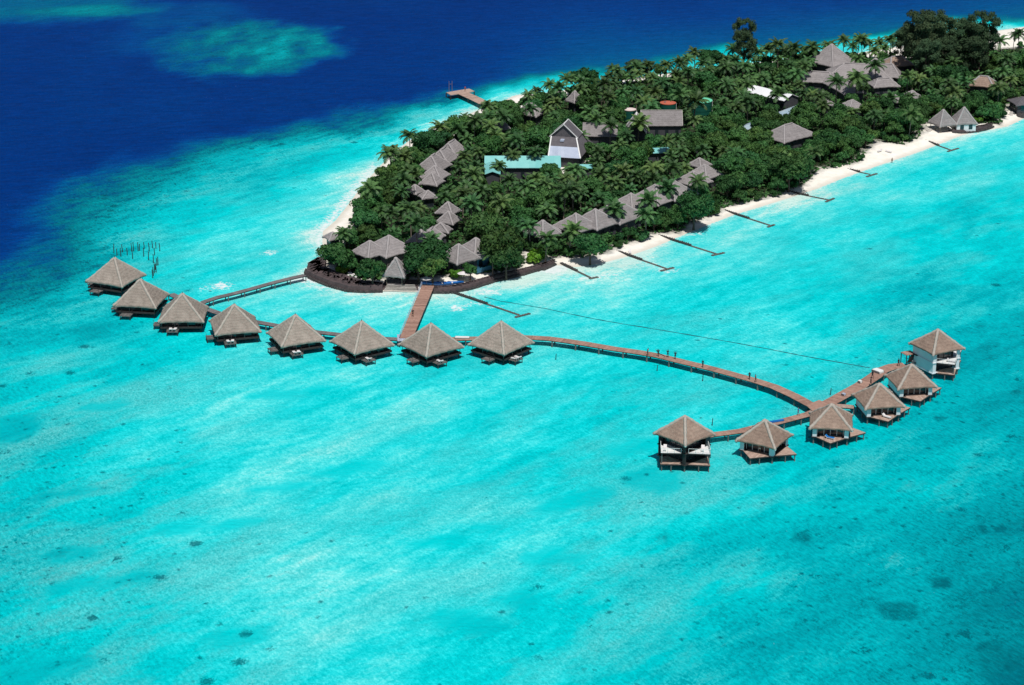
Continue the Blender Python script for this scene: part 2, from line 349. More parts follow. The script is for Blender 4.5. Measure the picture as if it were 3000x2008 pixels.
def wattr(X, Y):
    nA = vnoise(X, Y*.6, .022, 3.1); nB = vnoise(X, Y*.5, .07, 8.3)
    dd = sdf(X, Y, deep)
    imgx = 1171.5 + 4881*X/np.maximum(Y*CT + H*ST, 1)
    w = np.interp(imgx, [0, 300, 700, 1100, 2343], [17, 17, 16, 11, 8])
    dn = dd + nA*14 + nB*7
    sh = 1 - ss(-w*1.25, w*1.1, dn)                     # 0 deep ... 1 shallow
    inner = idw(X, Y, tpw) + nA*.035 + nB*.03
    tone = .012 + (inner) * sh + .03*np.clip(nA, -1, 1)*(1-sh)
    # lighter water along the far drop-off
    tone += .24*(1-sh)*np.exp(-np.clip(dd, 0, None)/48)*ss(950, 1350, imgx)
    # outlying reef patches
    c = V(548,106); nC = vnoise(X, Y*.5, .16, 5.7)
    b = blob(X, Y, c, 30+6*ss(V(450,100).x, V(620,100).x, X), 52) + nB*.5 + nA*.35
    tone += (1 - ss(.55, 1.25, b)) * (.32 + .12*nB + .20*nC) * (.5+.5*ss(V(400,100).x, V(560,100).x, X))
    c = V(655,112); tone += .10*(1 - ss(.2, 1.3, blob(X, Y, c, 12, 48) + nB*.3))
    c = V(405,85); tone += .10*(1 - ss(.1, 1.5, blob(X, Y, c, 28, 36)+nB*.4))
    c = V(100,8); tone += .25*(1 - ss(.2, 1.5, blob(X, Y, c, 48, 42)+nB*.35+nA*.3))
    c = V(205,25); tone += .14*(1 - ss(.2, 1.4, blob(X, Y, c, 26, 12)+nB*.3))
    c = V(430,32); tone += .10*(1 - ss(.1, 1.5, blob(X, Y, c, 32, 26)+nB*.3))
    # shore
    ds = -sdf(X, Y, coast)
    tone += sh * (.16*np.exp(-np.clip(ds,0,None)/9) + .06*np.exp(-np.clip(ds,0,None)/25))
    coral = np.clip(idw(X, Y, rpw) , 0, 1) * sh
    rim = np.exp(-((dn + w*.55)/14)**2) * ss(1300, 900, imgx)
    coral = np.clip(coral + rim*.8, 0, 1)
    b = blob(X, Y, V(548,106), 32, 58) ; coral = np.maximum(coral, .75*(1-ss(.5,1.3,b)))
    b = blob(X, Y, V(100,8), 48, 42) ; coral = np.maximum(coral, .5*(1-ss(.5,1.3,b)))
    coral *= 1 - np.exp(-np.clip(ds,0,None)/12)
    foam = np.zeros(X.shape)
    for c, rx, ry, s in foam_spots: foam = np.maximum(foam, s*(1-ss(.1, 1.3, blob(X, Y, c, rx, ry))))
    foam = np.maximum(foam, .75*np.exp(-(np.clip(ds,-2,None)/1.6)**2))
    nw = ss(V(738,560).y-30, V(738,530).y, Y)*ss(V(870,380).x, V(840,430).x, X)   # surf on the western beach
    foam = np.maximum(foam, 1.0*nw*np.exp(-((ds-1.0)/3.2)**2))
    dark = np.zeros(X.shape)
    for (px, py, rx, ry, s) in [(2060,1398,7,5,.72),(2155,1335,4,3.5,.8),(1840,1230,3.5,4,.7),(2110,1265,3,4,.5),(2250,1213,3,3,.7),(2262,1477,3,3,.8),(2300,1210,2,3,.6),(1945,1205,5,4,.4),(2015,1170,3.5,3,.5),(2150,958,3,3,.6),
                                (2155,1333,3,3,.8),(210,760,8,9,.35),(2240,745,3,3,.5),(1660,1050,5,4,.35),(1600,1080,10,8,.2),(2335,1530,14,16,.5),(1965,1340,6,5,.3),(1520,1232,3,3.5,.6),(1415,550,1,1,0),(2330,1445,10,8,.3)]:
        dark = np.maximum(dark, s*(1-ss(.0, 1.7, blob(X, Y, V(px, py), rx*.62, ry*.8) + nB*.3)))
    bright = np.zeros(X.shape)
    for (px, py, rx, ry, a) in [(480,1205,16,3,.3),(420,1210,10,3.5,.1),(150,1270,8,4,.2),(560,1460,9,5,.15),(1120,1210,6,3,0),(1265,1275,11,5,.1),(1190,1370,6,4,0),(1060,1420,10,4,-.3),(600,1120,15,3,.3),(230,930,10,4,.3),(1450,1020,12,6,.5),
                                (40,980,9,10,0),(650,900,12,3,.3),(820,1070,13,4,.4),(1300,1150,14,5,.5),(1010,1240,8,3,.1),(1500,1100,9,9,.5),(150,1130,10,3,.3),(250,1330,14,4,.3),(110,1530,16,6,.3)]:
        bright = np.maximum(bright, 1-ss(.6, .95, blob(X, Y, V(px, py), rx*.8, ry*.8, a) + nB*.7))
    return dict(rim=np.clip(rim*1.2, 0, 1), depth_tone=tone, coral=coral, foam=foam, dark=dark, channel=bright*sh)
w = NT('sea_water')
tone = w.attr('depth_tone'); coral = w.attr('coral'); foam = w.attr('foam'); dark = w.attr('dark'); chn = w.attr('channel')
P = 'Object'
cstreak = w.coords(P, (.020, .062, 1), (0, 0, R(46)))       # broad sand streaks
sA = w.noise(1.0, 4, .6, cstreak)
sM = w.noise(1.0, 6, .74, w.coords(P, (.13, .30, 1), (0, 0, R(50))))
fine = w.noise(1.0, 4, .8, w.coords(P, (2.4, 1.2, 1)))
fine2 = w.noise(1.0, 3, .75, w.coords(P, (.55, 1.5, 1), (0, 0, R(-62))))
shal = w.mapr(tone, .12, .55); rimm = w.attr('rim')
t = w.math('ADD', tone, w.math('MULTIPLY', w.math('MULTIPLY', w.math('SUBTRACT', sA, .5), .50), shal))
t = w.math('ADD', t, w.math('MULTIPLY', w.math('MULTIPLY', w.math('SUBTRACT', sM, .5), .34), shal))
t = w.math('ADD', t, w.math('MULTIPLY', rimm, w.math('ADD', w.math('MULTIPLY', w.math('SUBTRACT', sM, .5), .75), w.math('MULTIPLY', w.math('SUBTRACT', fine, .5), .35))))
fmask = w.math('SUBTRACT', 1.0, w.math('MULTIPLY', chn, .75))
fa = w.math('ADD', w.mapr(fine, .39, .61, -.5, .5), w.mapr(fine2, .39, .61, -.5, .5))
t = w.math('ADD', t, w.math('MULTIPLY', w.math('MULTIPLY', fa, fmask), w.mapr(tone, .05, .85, .03, .045)))
t = w.math('SUBTRACT', t, w.math('MULTIPLY', w.math('MULTIPLY', chn, w.mapr(sM, .3, .6)), .09))
base = w.ramp(w.math('MULTIPLY', t, .9), [(.0, lin(0,48,118)), (.07, lin(0,60,130)), (.18, lin(0,84,138)), (.30, lin(0,106,134)), (.43, lin(0,136,148)), (.56, lin(0,170,180)),
              (.66, lin(0,194,200)), (.74, lin(2,207,211)), (.80, lin(34,215,219)), (.87, lin(84,224,224)), (.94, lin(138,230,227)), (1.0, lin(205,236,228))])
# pale pinkish sand showing through
pk = w.math('MULTIPLY', w.mapr(w.noise(1.0, 5, .65, w.coords(P, (.022,.055,1), (0,0,R(48)))), .46, .63), w.mapr(coral, 0, .5, .2, .7))
pk = w.math('MULTIPLY', w.math('MULTIPLY', pk, fmask), w.mapr(t, .66, .80))
base = w.mix(pk, base, w.mix(w.mapr(fine, .38, .62), lin(56,172,176), lin(122,208,206)))
# coral speckle: small dark heads, density from the survey
vo = w.n('ShaderNodeTexVoronoi'); w.l(w.coords(P, (.62, .60, 1)), vo.inputs['Vector']); vo.inputs['Scale'].default_value = 1.0
thr = w.math('MULTIPLY', coral, w.mapr(sM, .4, .62))
sepc = w.n('ShaderNodeSeparateColor'); w.l(vo.outputs['Color'], sepc.inputs[0])
sp = w.math('MULTIPLY', w.mapr(w.math('ADD', vo.outputs['Distance'], w.math('MULTIPLY', w.math('SUBTRACT', fine2, .5), .9)), .12, .5, 1, 0), w.math('LESS_THAN', sepc.outputs[0], w.math('MULTIPLY', w.math('MULTIPLY', thr, coral), .62)))
vo2 = w.n('ShaderNodeTexVoronoi'); w.l(w.coords(P, (.20, .19, 1)), vo2.inputs['Vector']); vo2.inputs['Scale'].default_value = 1.15
sepd = w.n('ShaderNodeSeparateColor'); w.l(vo2.outputs['Color'], sepd.inputs[0])
wob = w.math('ADD', vo2.outputs['Distance'], w.math('MULTIPLY', w.math('SUBTRACT', fine, .5), .7))
sp2 = w.math('MULTIPLY', w.mapr(wob, .18, .36, 1, 0), w.math('LESS_THAN', sepd.outputs[0], w.math('MULTIPLY', w.math('MULTIPLY', thr, coral), .38)))
dk = w.math('MAXIMUM', w.math('MULTIPLY', sp, .8), w.math('MULTIPLY', sp2, .85))
cb = w.math('MULTIPLY', w.mapr(w.math('ADD', w.math('MULTIPLY', sM, .6), w.math('MULTIPLY', fine, .4)), .49, .59), w.math('MULTIPLY', w.mapr(coral, .2, 1), .68))
dk = w.math('MAXIMUM', dk, cb)
dn_ = w.math('ADD', dark, w.math('ADD', w.math('MULTIPLY', w.math('SUBTRACT', sM, .5), 2.2), w.math('MULTIPLY', w.math('SUBTRACT', fine, .5), 1.8)))
dk = w.math('MAXIMUM', dk, w.math('MULTIPLY', w.mapr(dn_, .18, .85), w.mapr(dark, .0, .45)))
base = w.mix(w.math('MULTIPLY', dk, .85), base, lin(0,82,96))
hv = w.n('ShaderNodeHueSaturation'); w.l(base, hv.inputs['Color'])
dwv = w.math('ADD', w.mapr(w.noise(1.0, 4, .65, w.coords(P, (.10, .42, 1), (0,0,R(12)))), .36, .64, -.5, .5), w.mapr(w.noise(1.0, 3, .6, w.coords(P, (.35, 1.1, 1), (0,0,R(20)))), .36, .64, -.4, .4))
dwv = w.math('MULTIPLY', w.math('MULTIPLY', dwv, w.math('SUBTRACT', 1.0, shal)), .26)  # light and dark of deep-water waves, painted as colour brightness
w.l(w.math('ADD', w.math('ADD', .915, dwv), w.math('MULTIPLY', w.math('MULTIPLY', w.math('ADD', fa, w.mapr(sM, .38, .62, -.5, .5)), fmask), w.mapr(coral, 0, .8, .08, .25))), hv.inputs['Value']); base = hv.outputs[0]  # fine ripple shading and speckle are also put into the colour value
# surf
fn = w.noise(1.0, 5, .75, w.coords(P, (.9,.8,1), (0,0,R(30))))
fm = w.mapr(w.math('ADD', foam, w.math('MULTIPLY', w.math('SUBTRACT', fn, .5), 3.4)), .62, 1.15)
wc = w.noise(1.0, 2, .5, w.coords(P, (.22,.1,1)))            # rare whitecaps
fm = w.math('MAXIMUM', fm, w.math('MULTIPLY', w.mapr(wc, .845, .87), .8))
base = w.mix(fm, base, (.74,.80,.80,1))
h = w.math('ADD', w.math('MULTIPLY', w.noise(1.0, 4, .65, w.coords(P, (.9,.4,1), (0,0,R(80)))), 1.0), w.math('MULTIPLY', w.noise(1.0, 3, .6, w.coords(P, (.12,.06,1), (0,0,R(80)))), 2.0))
bp = w.n('ShaderNodeBump'); bp.inputs['Distance'].default_value = .30; w.l(h, bp.inputs['Height'])
df = w.n('ShaderNodeBsdfDiffuse'); w.l(base, df.inputs[0]); w.l(bp.outputs[0], df.inputs['Normal'])
gl = w.n('ShaderNodeBsdfGlossy'); gl.inputs['Roughness'].default_value = .25; w.l(bp.outputs[0], gl.inputs['Normal'])
fr = w.n('ShaderNodeFresnel'); fr.inputs[0].default_value = 1.33; w.l(bp.outputs[0], fr.inputs['Normal'])
mx = w.n('ShaderNodeMixShader'); w.l(w.math('MULTIPLY', fr.outputs[0], .09), mx.inputs[0]); w.l(df.outputs[0], mx.inputs[1]); w.l(gl.outputs[0], mx.inputs[2])
w.l(mx.outputs[0], w.out.inputs[0]); w.t.nodes.remove(w.b)
wx = np.concatenate([[-9000,-4000,-2000,-1000,-600,-400], np.arange(-300, 300.1, 1.8), [400,600,1000,2000,4000,9000]])
wy = np.concatenate([[-3000,-1000,-300,0,120,190], np.arange(240, 960, 2.4), [1000,1060,1150,1300,1600,2200,4000,9000]])
tag(grid_mesh('sea', wx, wy, lambda X, Y: np.zeros(X.shape), w.m, wattr), kind='structure')

# ------------------------------------------------------------------ roofs
def roof_mesh(w_, d_, rise, ridge=0.0, z0=0.0, thick=.38, nseg=10, seed=0, flare=.35, rough=.09, ridge_y=0.0):
    """hipped / pyramid roof; half sizes w_, d_; ridge = half ridge length along x"""
    mb = MB(); rnd = random.Random(seed)
    C = [Vector((-w_,-d_,0)), Vector((w_,-d_,0)), Vector((w_,d_,0)), Vector((-w_,d_,0))]
    A, B = Vector((-ridge, ridge_y, rise)), Vector((ridge, ridge_y, rise))
    faces = [(C[0], C[1], A, B), (C[1], C[2], B, B), (C[2], C[3], B, A), (C[3], C[0], A, A)]
    def pt(a, b, c, d, u, v):
        p = (a.lerp(b, u)).lerp(c.lerp(d, u), v)
        p = p.copy(); p.z -= flare * 4 * v*(1-v) * .28 * rise/4
        e = (1-v)**3
        p.z -= .22 * e * abs(2*u-1)**3
        n = noise.noise(Vector((p.x*.9+seed*7, p.y*.9, p.z*.9)))
        m = noise.noise(Vector((p.x*2.3+seed*3, p.y*2.3, 5)))
        p.z += rough*n
        if e > .5: q_ = noise.noise(Vector((p.x*5.1+seed, p.y*5.1, 2))); p.x *= 1 + .012*m + .014*q_; p.y *= 1 + .012*m + .014*q_; p.z += .13*m + .08*q_
        return p
    for (a, b, c, d) in faces:
        vs = []; fs = []
        for j in range(nseg+1):
            for i in range(nseg+1):
                q = pt(a, b, c, d, i/nseg, j/nseg); vs.append((q.x, q.y, q.z+z0))
        for j in range(nseg):
            for i in range(nseg):
                k = j*(nseg+1)+i; fs.append((k, k+1, k+nseg+2, k+nseg+1))
        base = len(vs)
        for i in range(nseg+1):          # eave edge thickness, drooping inward
            q = pt(a, b, c, d, i/nseg, 0); vs.append((q.x*.965, q.y*.965, q.z+z0-thick))
        for i in range(nseg): fs.append((i+1, i, base+i, base+i+1))
        mb.add(vs, fs)
    mb.add([(-w_*.965,-d_*.965,z0-thick+.02),(w_*.965,-d_*.965,z0-thick+.02),(w_*.965,d_*.965,z0-thick+.02),(-w_*.965,d_*.965,z0-thick+.02)], [(3,2,1,0)])
    hips = MB()
    for cidx, (tip) in enumerate((A, B, B, A)):
        c = C[cidx]; o = C[(cidx+1)%4]
        pts = []
        f = faces[cidx]
        for j in range(nseg+1):
            q = pt(f[0], f[1], f[2], f[3], 0, j/nseg); pts.append((q.x, q.y, q.z+z0+.01))
        hips.tube([(p[0],p[1],p[2]-.16) for p in pts], [.26+.12*rnd.random() for _ in pts], 6)
    if ridge > .2: hips.tube([(-ridge, ridge_y, rise+z0+.05), (0, ridge_y, rise+z0+.0), (ridge, ridge_y, rise+z0+.05)], .26, 6)
    return mb, hips

buildings = []      # footprint / visibility register: centre, radius, eave z, top z
def reg(c, r, z0, z1, vis=True, r2=None, ang=0.0):
    r2 = r if r2 is None else r2
    if r2 > r: r, r2, ang = r2, r, ang+90
    n = max(1, int(round(r/r2)))
    for k in range(n):
        s_ = (2*(k+.5)/n-1)*(r) if n > 1 else 0
        buildings.append((c.x+s_*math.cos(R(ang)), c.y+s_*math.sin(R(ang)), r2, z0, z1, vis))

# ------------------------------------------------------------------ water villas, western arc
def corner(f, a, z): return at(f, a[0], a[1], z)
EZ = 3.0
def make_arc_villa():
    W_ = 5.2
    root = thing('water_villa', (0,0,0), 0, 'tmp', 'water villa')
    r_, h_ = roof_mesh(W_, W_, 5.0, 0, EZ, seed=1, nseg=24)
    rf = r_.build('roof', M['thatch_brown'], root, True); h_.build('ridge_thatch', M['ridge'], rf, True)
    f = MB(); f.tube([(0,0,EZ+4.9),(0,0,EZ+5.45)], [.09,.04], 6); f.build('finial', M['dark_wood'], root)
    d = MB()
    for i in range(24): d.box(-4.8+i*.4, -4.42+i*.4, -4.8, 4.8, 1.42, 1.52, random.random())
    d.box(-4.7,4.7,-4.85,-4.6,1.15,1.42); d.box(-4.7,4.7,4.6,4.85,1.15,1.42); d.box(-4.85,-4.6,-4.6,4.6,1.15,1.42); d.box(4.6,4.85,-4.6,4.6,1.15,1.42)
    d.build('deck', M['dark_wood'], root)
    wl = MB()
    wl.box(-3.9,3.9,-3.9,-3.75,1.5,3.6); wl.box(-3.9,3.9,3.75,3.9,1.5,3.6); wl.box(-3.9,-3.75,-3.75,3.75,1.5,3.6); wl.box(3.75,3.9,-3.75,3.75,1.5,3.6)
    for i in range(20): wl.box(-3.85+i*.4,-3.80+i*.4,-3.94,-3.9,1.5,3.5); wl.box(-3.94,-3.9,-3.85+i*.4,-3.80+i*.4,1.5,3.5)
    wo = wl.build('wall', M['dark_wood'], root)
    for (x, y, a) in ((-1.2,-3.96,0), (2.2,-3.96,0), (-3.96,1.2,1)):
        m = MB()
        if a == 0: m.box(x-.9, x+.9, y-.04, y, 1.6, 3.2)
        else: m.box(x-.04, x, y-.9, y+.9, 1.6, 3.2)
        m.build('window', M['glass'], wo)
    for (x, y) in [(-4.5,-4.5),(-1.5,-4.5),(1.5,-4.5),(4.5,-4.5),(-4.5,-1.5),(-4.5,1.5),(-4.5,4.5),(4.5,-1.5),(4.5,1.5),(4.5,4.5),(-1.5,4.5),(1.5,4.5)]:
        m = MB(); m.tube([(x,y,1.5),(x,y,3.1)], .07, 5); m.build('column', M['pile'], root)
    for (x, y) in [(a, b) for a in (-4.3, 0, 4.3) for b in (-4.3, 0, 4.3)]:
        m = MB(); m.tube([(x,y,-1.2),(x,y,1.2)], .16, 6); m.build('pile', M['dark_wood'], root)
    for (cx, cy, hx, hy) in ((-W_+3.3, -W_-.6, 1.35, .95), (-W_-.6, -W_+4.1, .95, 1.2)):
        m = MB()
        n = 8
        for i in range(n): m.box(cx-hx+2*hx*i/n, cx-hx+2*hx*(i+.93)/n, cy-hy, cy+hy, 1.02, 1.1, random.random())
        m.box(cx-hx, cx+hx, cy-hy+.02, cy-hy+.12, .88, 1.02); m.box(cx-hx, cx+hx, cy+hy-.12, cy+hy-.02, .88, 1.02)
        sd = m.build('sun_deck', M['pile'], root)  # dark deck colour stands in for the shadow lying on it
        m = MB()
        m.bar((cx-hx*.95, cy-hy, 1.6), (cx+hx*.95, cy-hy, 1.6), .05, .05)
        for sx in (-1, 1): m.bar((cx+sx*hx*.95, cy-hy, 1.95), (cx+sx*hx*.95, cy+hy, 1.95), .06, .06); m.bar((cx+sx*hx*.95, cy-hy, 1.1), (cx+sx*hx*.95, cy-hy, 1.95), .06, .06)
        m.build('railing', M['dark_wood'], sd)
        for sx in (-1, 1):
            for sy in (-1, 1):
                m = MB(); m.tube([(cx+sx*hx*.85,cy+sy*hy*.85,-1.2),(cx+sx*hx*.85,cy+sy*hy*.85,.95)], .1, 5); m.build('pile', M['dark_wood'], sd)
    return root
arcA = [('A',(165,480),(765,410),1),('A',(430,720),(1000,600),1),('A',(880,880),(1375,730),1),('A',(1380,860),(1895,970),2),
        ('B',(85,255),(565,320),2),('B',(605,325),(1110,355),2),('B',(1160,350),(1670,370),2),('B',(1730,350),(2230,335),2)]
arc_labels = ['thatched water villa at the far left end of the arc, beside the standing stakes',
 'thatched water villa overlapping the leftmost one, second in the arc',
 'thatched water villa where the dark jetty from the island tip arrives',
 'thatched water villa between the jetty villa and the gap, fourth from the left',
 'thatched water villa with two pale loungers, fifth from the left in the arc',
 'thatched water villa just left of the foot of the red island pier',
 'thatched water villa just right of the foot of the red island pier',
 'thatched water villa at which the long red boardwalk begins, right end of the arc']
proto = make_arc_villa(); arc = []
for i, (f, a, b, mode) in enumerate(arcA):
    p, q = corner(f, a, EZ), corner(f, b, EZ)
    c = (p+q)/2; ang = math.atan2(q.y-p.y, q.x-p.x)
    # mode 1: measured corners are F and its opposite (diagonal at +45 deg); mode 2: L and its opposite (diagonal at -45 deg)
    rz = ang - R(45) if mode == 1 else ang + R(45)
    if mode == 2: rz = rz
    o = proto if i == 0 else copy_tree(proto)
    o.location = (c.x, c.y, 0); o.rotation_euler = (0, 0, rz); o['label'] = arc_labels[i]; o['group'] = 'thatched water villas in the western arc'
    arc.append((o, c, rz, (q-p).length))
print('arc diag', [round(a[3],1) for a in arc], [round(math.degrees(a[2])) for a in arc])
def lw(root_c, rz, x, y, z=0.0):
    ca, sa = math.cos(rz), math.sin(rz); return Vector((root_c.x+ca*x-sa*y, root_c.y+sa*x+ca*y, z))

def make_lounger(col='cloth'):
    root = thing('sun_lounger', (0,0,0), 0, 'tmp', 'sun lounger')
    m = MB(); m.box(-.33,.33,-.95,.45,.24,.30); 
    m.add([(-.33,.45,.24),(.33,.45,.24),(.33,1.0,.62),(-.33,1.0,.62),(-.33,.45,.30),(.33,.45,.30),(.33,.97,.68),(-.33,.97,.68)], [(0,1,2,3),(7,6,5,4),(0,4,5,1),(1,5,6,2),(2,6,7,3),(3,7,4,0)])
    m.build('frame', M['whitep'], root)
    m = MB(); m.box(-.29,.29,-.9,.45,.31,.39)
    m.add([(-.29,.45,.31),(.29,.45,.31),(.29,.96,.69),(-.29,.96,.69),(-.29,.42,.39),(.29,.42,.39),(.29,.9,.77),(-.29,.9,.77)], [(0,1,2,3),(7,6,5,4),(0,4,5,1),(1,5,6,2),(2,6,7,3),(3,7,4,0)])
    m.build('cushion', M[col], root)
    for (x, y) in ((-.28,-.85),(.28,-.85),(-.28,.6),(.28,.6)):
        m = MB(); m.box(x-.03,x+.03,y-.03,y+.03,0,.26); m.build('leg', M['whitep'], root)
    return root
L0 = make_lounger(); L0used = [False]
def lounger(p, rz, label, group):
    o = copy_tree(L0); o.location = p; o.rotation_euler = (0,0,rz); o['label'] = label; o['group'] = group; return o
for idx, nm in ((2,'where the dark jetty arrives'),(3,'fourth from the left'),(4,'fifth from the left'),(7,'at the right end of the arc')):
    o, c, rz, _ = arc[idx]
    for k in (0, 1):
        lounger(lw(c, rz, -5.2+2.85+k*.95, -5.2-.7, 1.1), rz+R(170 if k else 185), '%s pale lounger, front deck of the arc villa %s' % (('left','right')[k], nm), 'sun loungers on villa decks')
for idx, nm in ((5,'left of the red pier'),(6,'right of the red pier')):
    o, c, rz, _ = arc[idx]
    lounger(lw(c, rz, -5.2+3.1, -5.2-.7, 1.1), rz+R(180), 'lone lounger on the front deck of the arc villa just %s' % nm, 'sun loungers on villa decks')

# ------------------------------------------------------------------ eastern villas
def deck_tri(mb, tip, hx, y0, z, horizontal=True):
    pass
def make_east(floors, z1, ez, warm=True, white_left=True, tower_side=False):
    root = thing('stilt_villa', (0,0,0), 0, 'tmp', 'stilt villa')
    W_ = 4.25; hw = 3.55
    r_, h_ = roof_mesh(W_, W_, 3.6, 0, ez, seed=floors*5+int(tower_side), nseg=20, thick=.3)
    rf = r_.build('roof', M['thatch_warm'], root, True); h_.build('ridge_thatch', M['ridge'], rf, True)
    m = MB()
    for sx in (-1, 1):
        for sy in (-1, 1): m.bar((sx*3.2, sy*3.2, ez-.28), (sx*4.3, sy*4.3, ez-.38), .22, .16)
    m.build('eave_beam', M['whitep'], root)
    levels = [z1] if floors == 1 else [z1, z1+2.35]
    m = MB()
    for zl in levels:
        m.prism([(-hw-.15,-hw-.15),(hw+.15,-hw-.15),(hw+.15,hw+.15),(-hw-.15,hw+.15)], zl-.22, zl-.02)
    m.build('floor', M['dark_wood'] if not tower_side else M['white'], root)
    # plaster walls: back, left full; front & right as side panels with a recess
    m = MB(); zt = ez+.15; zb = z1-.02
    m.box(-hw, hw, hw-.18, hw, zb, zt); m.box(-hw, -hw+.18, -hw, hw-.18, zb, zt)
    if floors == 2 and not tower_side:       # open tower: only slim plaster piers
        m.box(hw-.18, hw, hw-1.2, hw-.18, zb, zt)
    else:
        m.box(-hw+.18, -2.7, -hw, -hw+.18, zb, zt); m.box(2.7, hw-.18, -hw, -hw+.18, zb, zt)
        m.box(hw-.18, hw, -hw, -2.6, zb, zt); m.box(hw-.18, hw, 2.6, hw-.18, zb, zt)
    m.box(-hw+.03, hw-.03, -hw+.02, -hw+.16, zt-.14, zt-.02); m.box(hw-.16, hw-.02, -hw+.03, hw-.03, zt-.15, zt-.03)
    m.build('wall', M['wall_dark'] if floors == 2 and not tower_side else M['white'], root)  # open tower walls coloured dark to stand for its deep shade
    for zl, ztp in zip(levels, levels[1:]+[ez]):
        g_ = MB(); g_.box(-3.0, 2.5, -2.5, -2.42, zl, ztp-.25); g_.box(2.42, 2.5, -2.42, 2.5, zl, ztp-.25)
        go = g_.build('glass_door', M['glass'], root)
        f_ = MB()
        for i in range(5): x = -2.6+i*5.1/4; f_.box(x-.06, x+.06, -2.56, -2.5, zl, ztp-.25)
        for i in range(4): y = -2.4+i*4.9/3; f_.box(2.5, 2.56, y-.06, y+.06, zl, ztp-.25)
        f_.box(-2.6, 2.5, -2.57, -2.5, ztp-.35, ztp-.25); f_.box(2.5, 2.57, -2.57, 2.5, ztp-.35, ztp-.25)
        f_.build('frame', M['whitep'] if floors == 1 else M['dark_wood'], go)
        if floors == 2 and not tower_side:
            f = MB(); f.box(-.3+hw-.35, hw-.02, -hw+.02, -hw+.35, zl, ztp-.2); f.build('corner_pier', M['dark_wood'], root)
    # triangular decks
    for li, zl in enumerate(levels):
        k = 0 if floors == 1 or li == 0 else 1
        mat = M['deck_wood'] if k == 0 else M['whitep']
        for side in (0, 1):
            mb = MB(); tipd = 6.5 if side == 0 else 6.9; yb = hw+.18
            n = 16; hx = tipd - yb
            hx = min(hx*1.05, 2.75)
            for i in range(n):
                u0, u1 = -1+2*i/n, -1+2*(i+.94)/n
                def dep(u): return yb + (tipd-yb)*(1-abs(u))
                poly = [(u0*hx, -yb+ .0), (u0*hx, -dep(u0)), (u1*hx, -dep(u1)), (u1*hx, -yb)]
                if side == 1: poly = [(-p[1], p[0]) for p in poly]
                mb.prism(poly, zl-.1, zl, random.random())
            # inner recess floor
            if side == 0: mb.box(-2.1, 2.2, -yb, -2.56, zl-.012, zl+.0, .4)
            dk_ = mb.build('deck', mat, root)
            bm_ = MB()
            pts = [(-hx, -yb), (0, -tipd), (hx, -yb)]
            if side == 1: pts = [(-p[1], p[0]) for p in pts]
            for a, b in zip(pts, pts[1:]): bm_.bar((a[0],a[1],zl-.18), (b[0],b[1],zl-.18), .12, .2)
            bm_.build('beam', M['dark_wood'], dk_)
            if floors == 2 and k == 1:
                for (a, b) in zip(pts, pts[1:]):
                    rl = MB(); rl.bar((a[0],a[1],zl+.9), (b[0],b[1],zl+.9), .06, .06)
                    for s_ in (0,.33,.66,1): x, y = a[0]+(b[0]-a[0])*s_, a[1]+(b[1]-a[1])*s_; rl.bar((x,y,zl), (x,y,zl+.9), .05, .05)
                    rl.build('railing', M['whitep'], dk_)
            if li == 0:
                tp = [(0,-tipd+.3), (-hx*.5,-(yb+tipd)/2+.1), (hx*.5,-(yb+tipd)/2+.1)]
                if side == 1: tp = [(-p[1], p[0]) for p in tp]
                for x, y in tp:
                    zz = zl-.2
                    q = MB(); q.tube([(x,y,-1.2),(x,y,zz)], .11, 6); q.build('pile', M['pile'], dk_)
                if floors == 2:
                    x, y = tp[0]; q = MB(); q.tube([(x,y,zl),(x,y,zl+2.3)], .09, 6); q.build('column', M['pile'], dk_)
    for (x, y) in [(a, b) for a in (-3.3, 0, 3.3) for b in (-3.3, 0, 3.3)]:
        q = MB(); q.tube([(x,y,-1.2),(x,y,z1-.2)], .15, 6); q.build('pile', M['pile'], root)
    return root
E1 = make_east(1, 1.6, 3.75)
E2 = make_east(2, 1.55, 6.2, tower_side=False)
E3 = make_east(2, 1.55, 6.2, tower_side=True)
east = [  # frame, corner1, corner2, mode, proto, eave, label
 (E2,'C',(150,300),(715,310),2,6.2,'two-storey stilt villa with thatched roof at the left end of the eastern cluster'),
 (E1,'C',(985,370),(1490,320),2,3.75,'single-storey stilt villa next to the left two-storey one'),
 (E1,'C',(1710,245),(2110,120),1,3.75,'single-storey stilt villa with blue lounger on deck, beside the boardwalk junction'),
 (E1,'D',(495,1050),(1215,1220),2,3.75,'single-storey stilt villa with red-brown deck, third from the right end'),
 (E1,'D',(940,770),(1690,940),2,3.75,'single-storey stilt villa just below the right two-storey one'),
 (E3,'D',(1300,310),(2080,390),2,6.2,'two-storey stilt villa with tall white side wall at the far right')]
# which face carries the main deck: offset (in quarter turns) of local -y face
east_turn = [0, 0, 0, 1, 1, 1]
eastc = []; used = set()
for i, (pr, f, a, b, mode, ez, lab) in enumerate(east):
    p, q = corner(f, a, ez), corner(f, b, ez); c = (p+q)/2; ang = math.atan2(q.y-p.y, q.x-p.x)
    if mode == 1: rz = ang - R(45)                      # F->opposite
    else: rz = ang - R(45) if east_turn[i] == 0 else ang + R(45)
    if mode == 2 and east_turn[i] == 0: rz = ang - R(45)   # front = L->F edge
    o = pr if id(pr) not in used else copy_tree(pr); used.add(id(pr))
    o.location = (c.x, c.y, 0); o.rotation_euler = (0,0,rz); o['label'] = lab; o['group'] = 'stilt villas in the eastern cluster'
    eastc.append((o, c, rz, (q-p).length))
print('east diag', [round(a[3],1) for a in eastc], [round(math.degrees(a[2])) for a in eastc])
